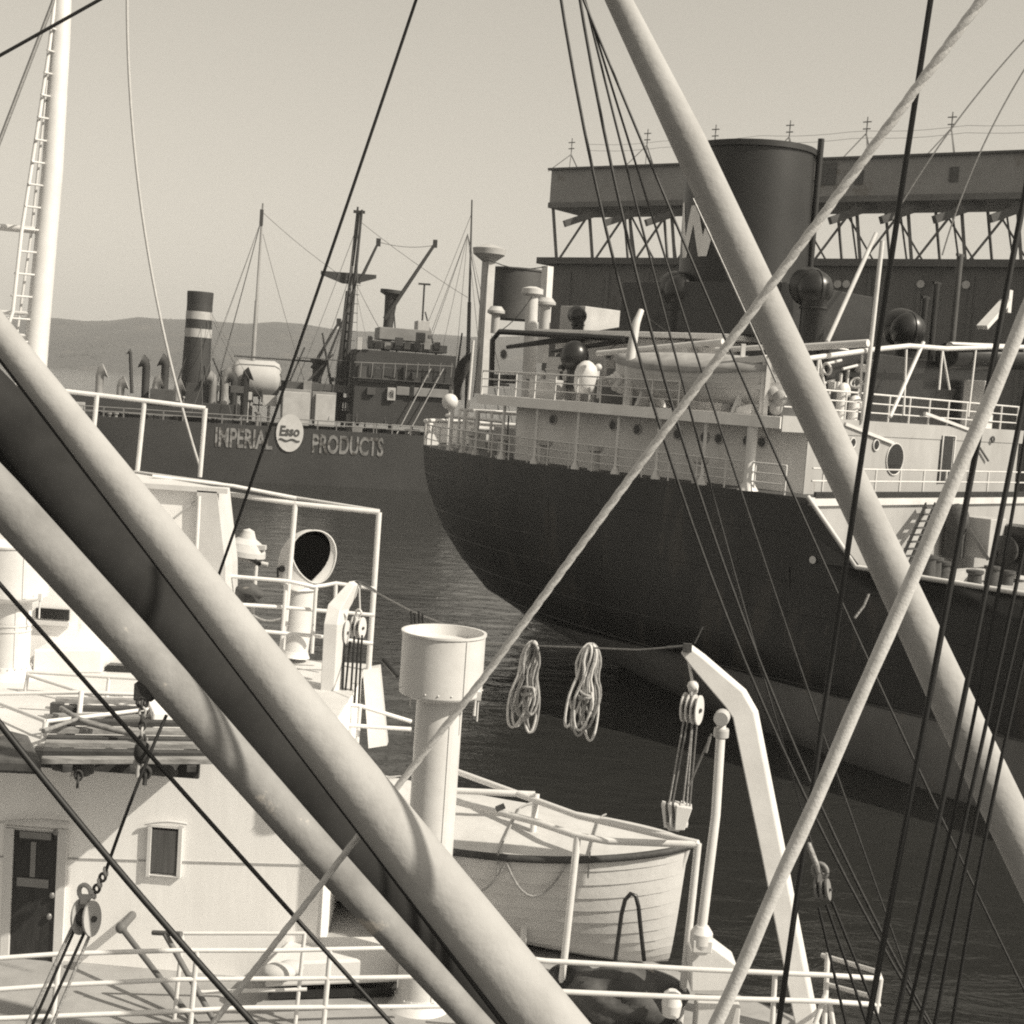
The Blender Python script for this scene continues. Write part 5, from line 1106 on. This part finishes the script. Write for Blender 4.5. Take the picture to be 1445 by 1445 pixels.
laid_rope([P(1980, -810, 6.9), P(1480, -130, 7.3), P(1385, 0, 7.5), P(1090, 400, 7.9), P(885, 680, 8.25), P(680, 960, 8.6), P(525, 1155, 8.86), P(310, 1432, 9.1), P(270, 1484, 9.15)], .031, HEMP, .34, 'thick laid hemp rope running past the funnel down behind the thickest boom', 'hemp_rope')
wrap = [(1520, 270), (1445, 450), (1400, 560), (1343, 690), (1290, 808), (1255, 892), (1203, 1000), (1133, 1170), (1062, 1330), (1010, 1445), (960, 1560)]
wd = [7.0 + .03 * k for k in range(len(wrap))]
wpts = longer(eased([P(*p_, d) for p_, d in zip(wrap, wd)]), 3.0, 1.2)
o_ = tag(MB().tube([q + V((.003 * math.sin(k * 1.3), 0, .003 * math.cos(k * 1.7))) for k, q in enumerate(wpts)], [.036 + .0015 * math.sin(k * 2.3) for k in range(26)], 16).build('wrapped_rope', WRAP), 'pale canvas wrapped rope crossing the long boom over the dark hull', 'rope')
# fan of wires in the middle
fan = [([(783, -40), (790, 0), (818, 140), (866, 352), (896, 480), (935, 607), (1000, 803), (1034, 895), (1074, 1000), (1139, 1136), (1246, 1333), (1330, 1475)], .0155, 'first dark wire of the fan, passing aft of the lifeboat on the freighter'),
       ([(808, -40), (816, 0), (847, 140), (899, 375), (927, 480), (956, 595), (1000, 740), (1055, 895), (1095, 1000), (1145, 1114), (1246, 1323), (1335, 1475)], .0155, 'second dark wire of the fan, running close beside the first down to the deck edge'),
       ([(815, -40), (824, 0), (863, 140), (915, 352), (948, 480), (1000, 680), (1060, 905), (1110, 1060)], .011, 'third wire of the fan, passing over the cover of the freighter lifeboat'),
       ([(816, -40), (826, 0), (866, 140), (934, 352), (974, 480), (1000, 552), (1074, 773), (1114, 895), (1185, 1102), (1247, 1285), (1300, 1430)], .0105, 'fourth wire of the fan, crossing the pillar of the freighter poop'),
       ([(818, -40), (828, 0), (869, 140), (960, 352), (1009, 455), (1083, 616), (1154, 773), (1212, 893), (1262, 1000), (1323, 1132), (1379, 1259), (1445, 1400), (1490, 1500)], .0125, 'last wire of the fan, nearest the long boom all the way down')]
for pts, r, lb_ in fan:
    n_ = len(pts); wire(longer(eased([P(x, y, 10.0 + .8 * k / n_) for k, (x, y) in enumerate(pts)]), 1.6, .9), r * .82, FANW, lb_, 'rigging_wire', 'fanned rigging wires')
wire([P(978, 280, 13), P(1012, 356, 13), P(1068, 476, 13), P(1095, 540, 13)], .011, WIREL, 'thin wire ending behind the long boom at the white funnel letter')
dark = [([(1330, -130), (1316, 0), (1297, 120), (1277, 246), (1257, 355), (1246, 450), (1212, 647), (1179, 895), (1163, 1000), (1135, 1197), (1120, 1308), (1099, 1445), (1080, 1570)], .019, 9.0, 'black rope falling from the sky past the goosenecks to the davit arm'),
        ([(1470, 130), (1445, 292), (1428, 385), (1413, 450), (1382, 622), (1342, 820), (1326, 895), (1308, 1000), (1283, 1135), (1246, 1323), (1225, 1445), (1205, 1560)], .02, 8.8, 'black rope crossing the dark doorway of the freighter front'),
        ([(1470, 430), (1445, 567), (1397, 798), (1382, 895), (1354, 1000), (1330, 1148), (1296, 1277), (1262, 1443), (1240, 1560)], .017, 8.4, 'thick black rope, first of the close set beside the white locker'),
        ([(1466, 520), (1449, 590), (1416, 770), (1396, 895), (1377, 1000), (1354, 1148), (1310, 1300), (1274, 1443), (1250, 1560)], .0115, 8.5, 'black rope, second of the close set, thinner than the one beside it'),
        ([(1480, 600), (1432, 860), (1394, 1000), (1366, 1150), (1323, 1310), (1296, 1443), (1275, 1560)], .0125, 8.45, 'black rope in the middle of the close set over the boom foot'),
        ([(1500, 640), (1448, 850), (1409, 1000), (1380, 1155), (1348, 1290), (1318, 1443), (1300, 1560)], .0125, 8.5, 'black rope, fourth of the close set over the boom foot'),
        ([(1510, 680), (1464, 850), (1422, 1000), (1397, 1166), (1375, 1277), (1345, 1443), (1325, 1560)], .0125, 8.55, 'black rope, last of the close set, farthest from the davit')]
for pts, r, d, lb_ in dark: wire(longer(eased([P(*p_, d) for p_ in pts]), 3.5, 1.5), r, WIRE, lb_, 'dark_rope', 'black ropes', 'rope', 8)
wire([P(760, -520, 10.5), P(600, -45, 11), P(585, 0, 11), P(530, 170, 11.2), P(470, 350, 11.4), P(400, 560, 11.6), P(340, 722, 11.8), P(300, 830, 12)], .0135, WIRE, 'dark wire slanting past the tanker masts and its oval emblem')
wire([P(-40, 968, 8.6), P(0, 1020, 8.6), P(55, 1097, 8.6), P(155, 1213, 8.6), P(249, 1321, 8.6), P(362, 1447, 8.6), P(450, 1545, 8.6)], .02, WIRE, 'thick black wire crossing the wooden door and the railing')
wire([P(-40, 779, 9.2), P(0, 827, 9.2), P(107, 944, 9.2), P(194, 1043, 9.2), P(244, 1100, 9.2), P(346, 1219, 9.2), P(416, 1296, 9.2), P(513, 1401, 9.2), P(556, 1448, 9.2), P(640, 1540, 9.2)], .0145, WIRE, 'thinner black wire crossing the curtained window corner of the deckhouse')
wire([P(235, 1009, 9.6), P(208, 1072, 9.5), P(155, 1213, 9.4), P(149, 1230, 9.4)], .0115, WIRE, 'wire holding the round pulley block before the wooden door')
for pts, lb_ in (([(1445, 55), (1390, 125), (1317, 213), (1260, 310)], 'thin pale stay slanting over the gallery tripod'), ([(1470, 60), (1433, 120), (1384, 213), (1352, 290), (1330, 360)], 'thin grey stay crossing the gallery window')):
    wire([P(*p_, 14) for p_ in pts], .008, WIREL, lb_)
wire([P(1226, 838, 10.7), P(1219, 855, 10.7), P(1206, 872, 10.7)], .01, HEMPD, 'frayed rope end knotted on the last wire of the fan', 'rope_end', None, 'rope')

# round block in front of the deckhouse door
blk = ship_block(P(121, 1295, 9.4), (.9, -.42, .1), .17, .24, .1, 'pulley_block', 'round pulley block hanging before the wooden door', LGREY, 1, 'pulley blocks')
for k in range(5):
    q = P(149, 1230, 9.4).lerp(P(128, 1270, 9.4), k / 5); MB().torus(q, .026, .011, (0, 1, 0) if k % 2 else (1, 0, .3), 14, 6, .75).build('shackle', RUST if k % 2 else LGREY, blk)
for k, (a, b_) in enumerate((((102, 1308), (36, 1450)), ((120, 1314), (58, 1450)), ((128, 1316), (72, 1450)), ((106, 1310), (44, 1450)))):
    tag(MB().tube([P(*a, 9.4), P(*b_, 9.3), P(b_[0] - 40, b_[1] + 90, 9.3)], .0105, 6).build('tackle_fall', WIRE if k % 2 else HEMPD), 'fall rope below the round pulley block', 'rope', 'falls of the round block')
# tackle at lower right
blk2 = ship_block(P(1160, 1255, 9.6), (.8, -.5, .2), .08, .15, .08, 'pulley_block', 'small double pulley block hanging over the dark water', MGREY, 2, 'pulley blocks')
wire([P(1140, 1190, 9.6), P(1150, 1215, 9.6), P(1158, 1236, 9.6)], .022, HEMPD, 'rope strop knotted above the small double pulley block', 'rope_strop', 'tackle', 'rope')
for k, (a, b_) in enumerate((((1155, 1280), (1195, 1450)), ((1166, 1276), (1225, 1450)), ((1174, 1272), (1245, 1450)))):
    tag(MB().tube([P(*a, 9.6), P(*b_, 9.6), P(b_[0] + 25, b_[1] + 90, 9.6)], .011, 6).build('tackle_fall', WIRE), 'fall rope below the small double pulley block', 'rope', 'falls of the small double block')
# fender poles showing above the ventilator drum
for k, x in enumerate((581, 586, 592, 597)):
    tag(MB().tube([P(x, 882, 17.4), P(x - 1, 862 + 3 * (k % 2), 17.4)], .016, 6).build('dark_peg', BLACK), 'dark upright peg showing behind the ventilator drum rim', 'peg', 'pegs behind the ventilator drum')
tag(MB().tube([P(541, 931, 20.8), P(561, 955, 20.6)], [.04, .03], 8).build('fender_pole', BLACK), 'short black pole slanting from the far davit side over the water', 'pole')
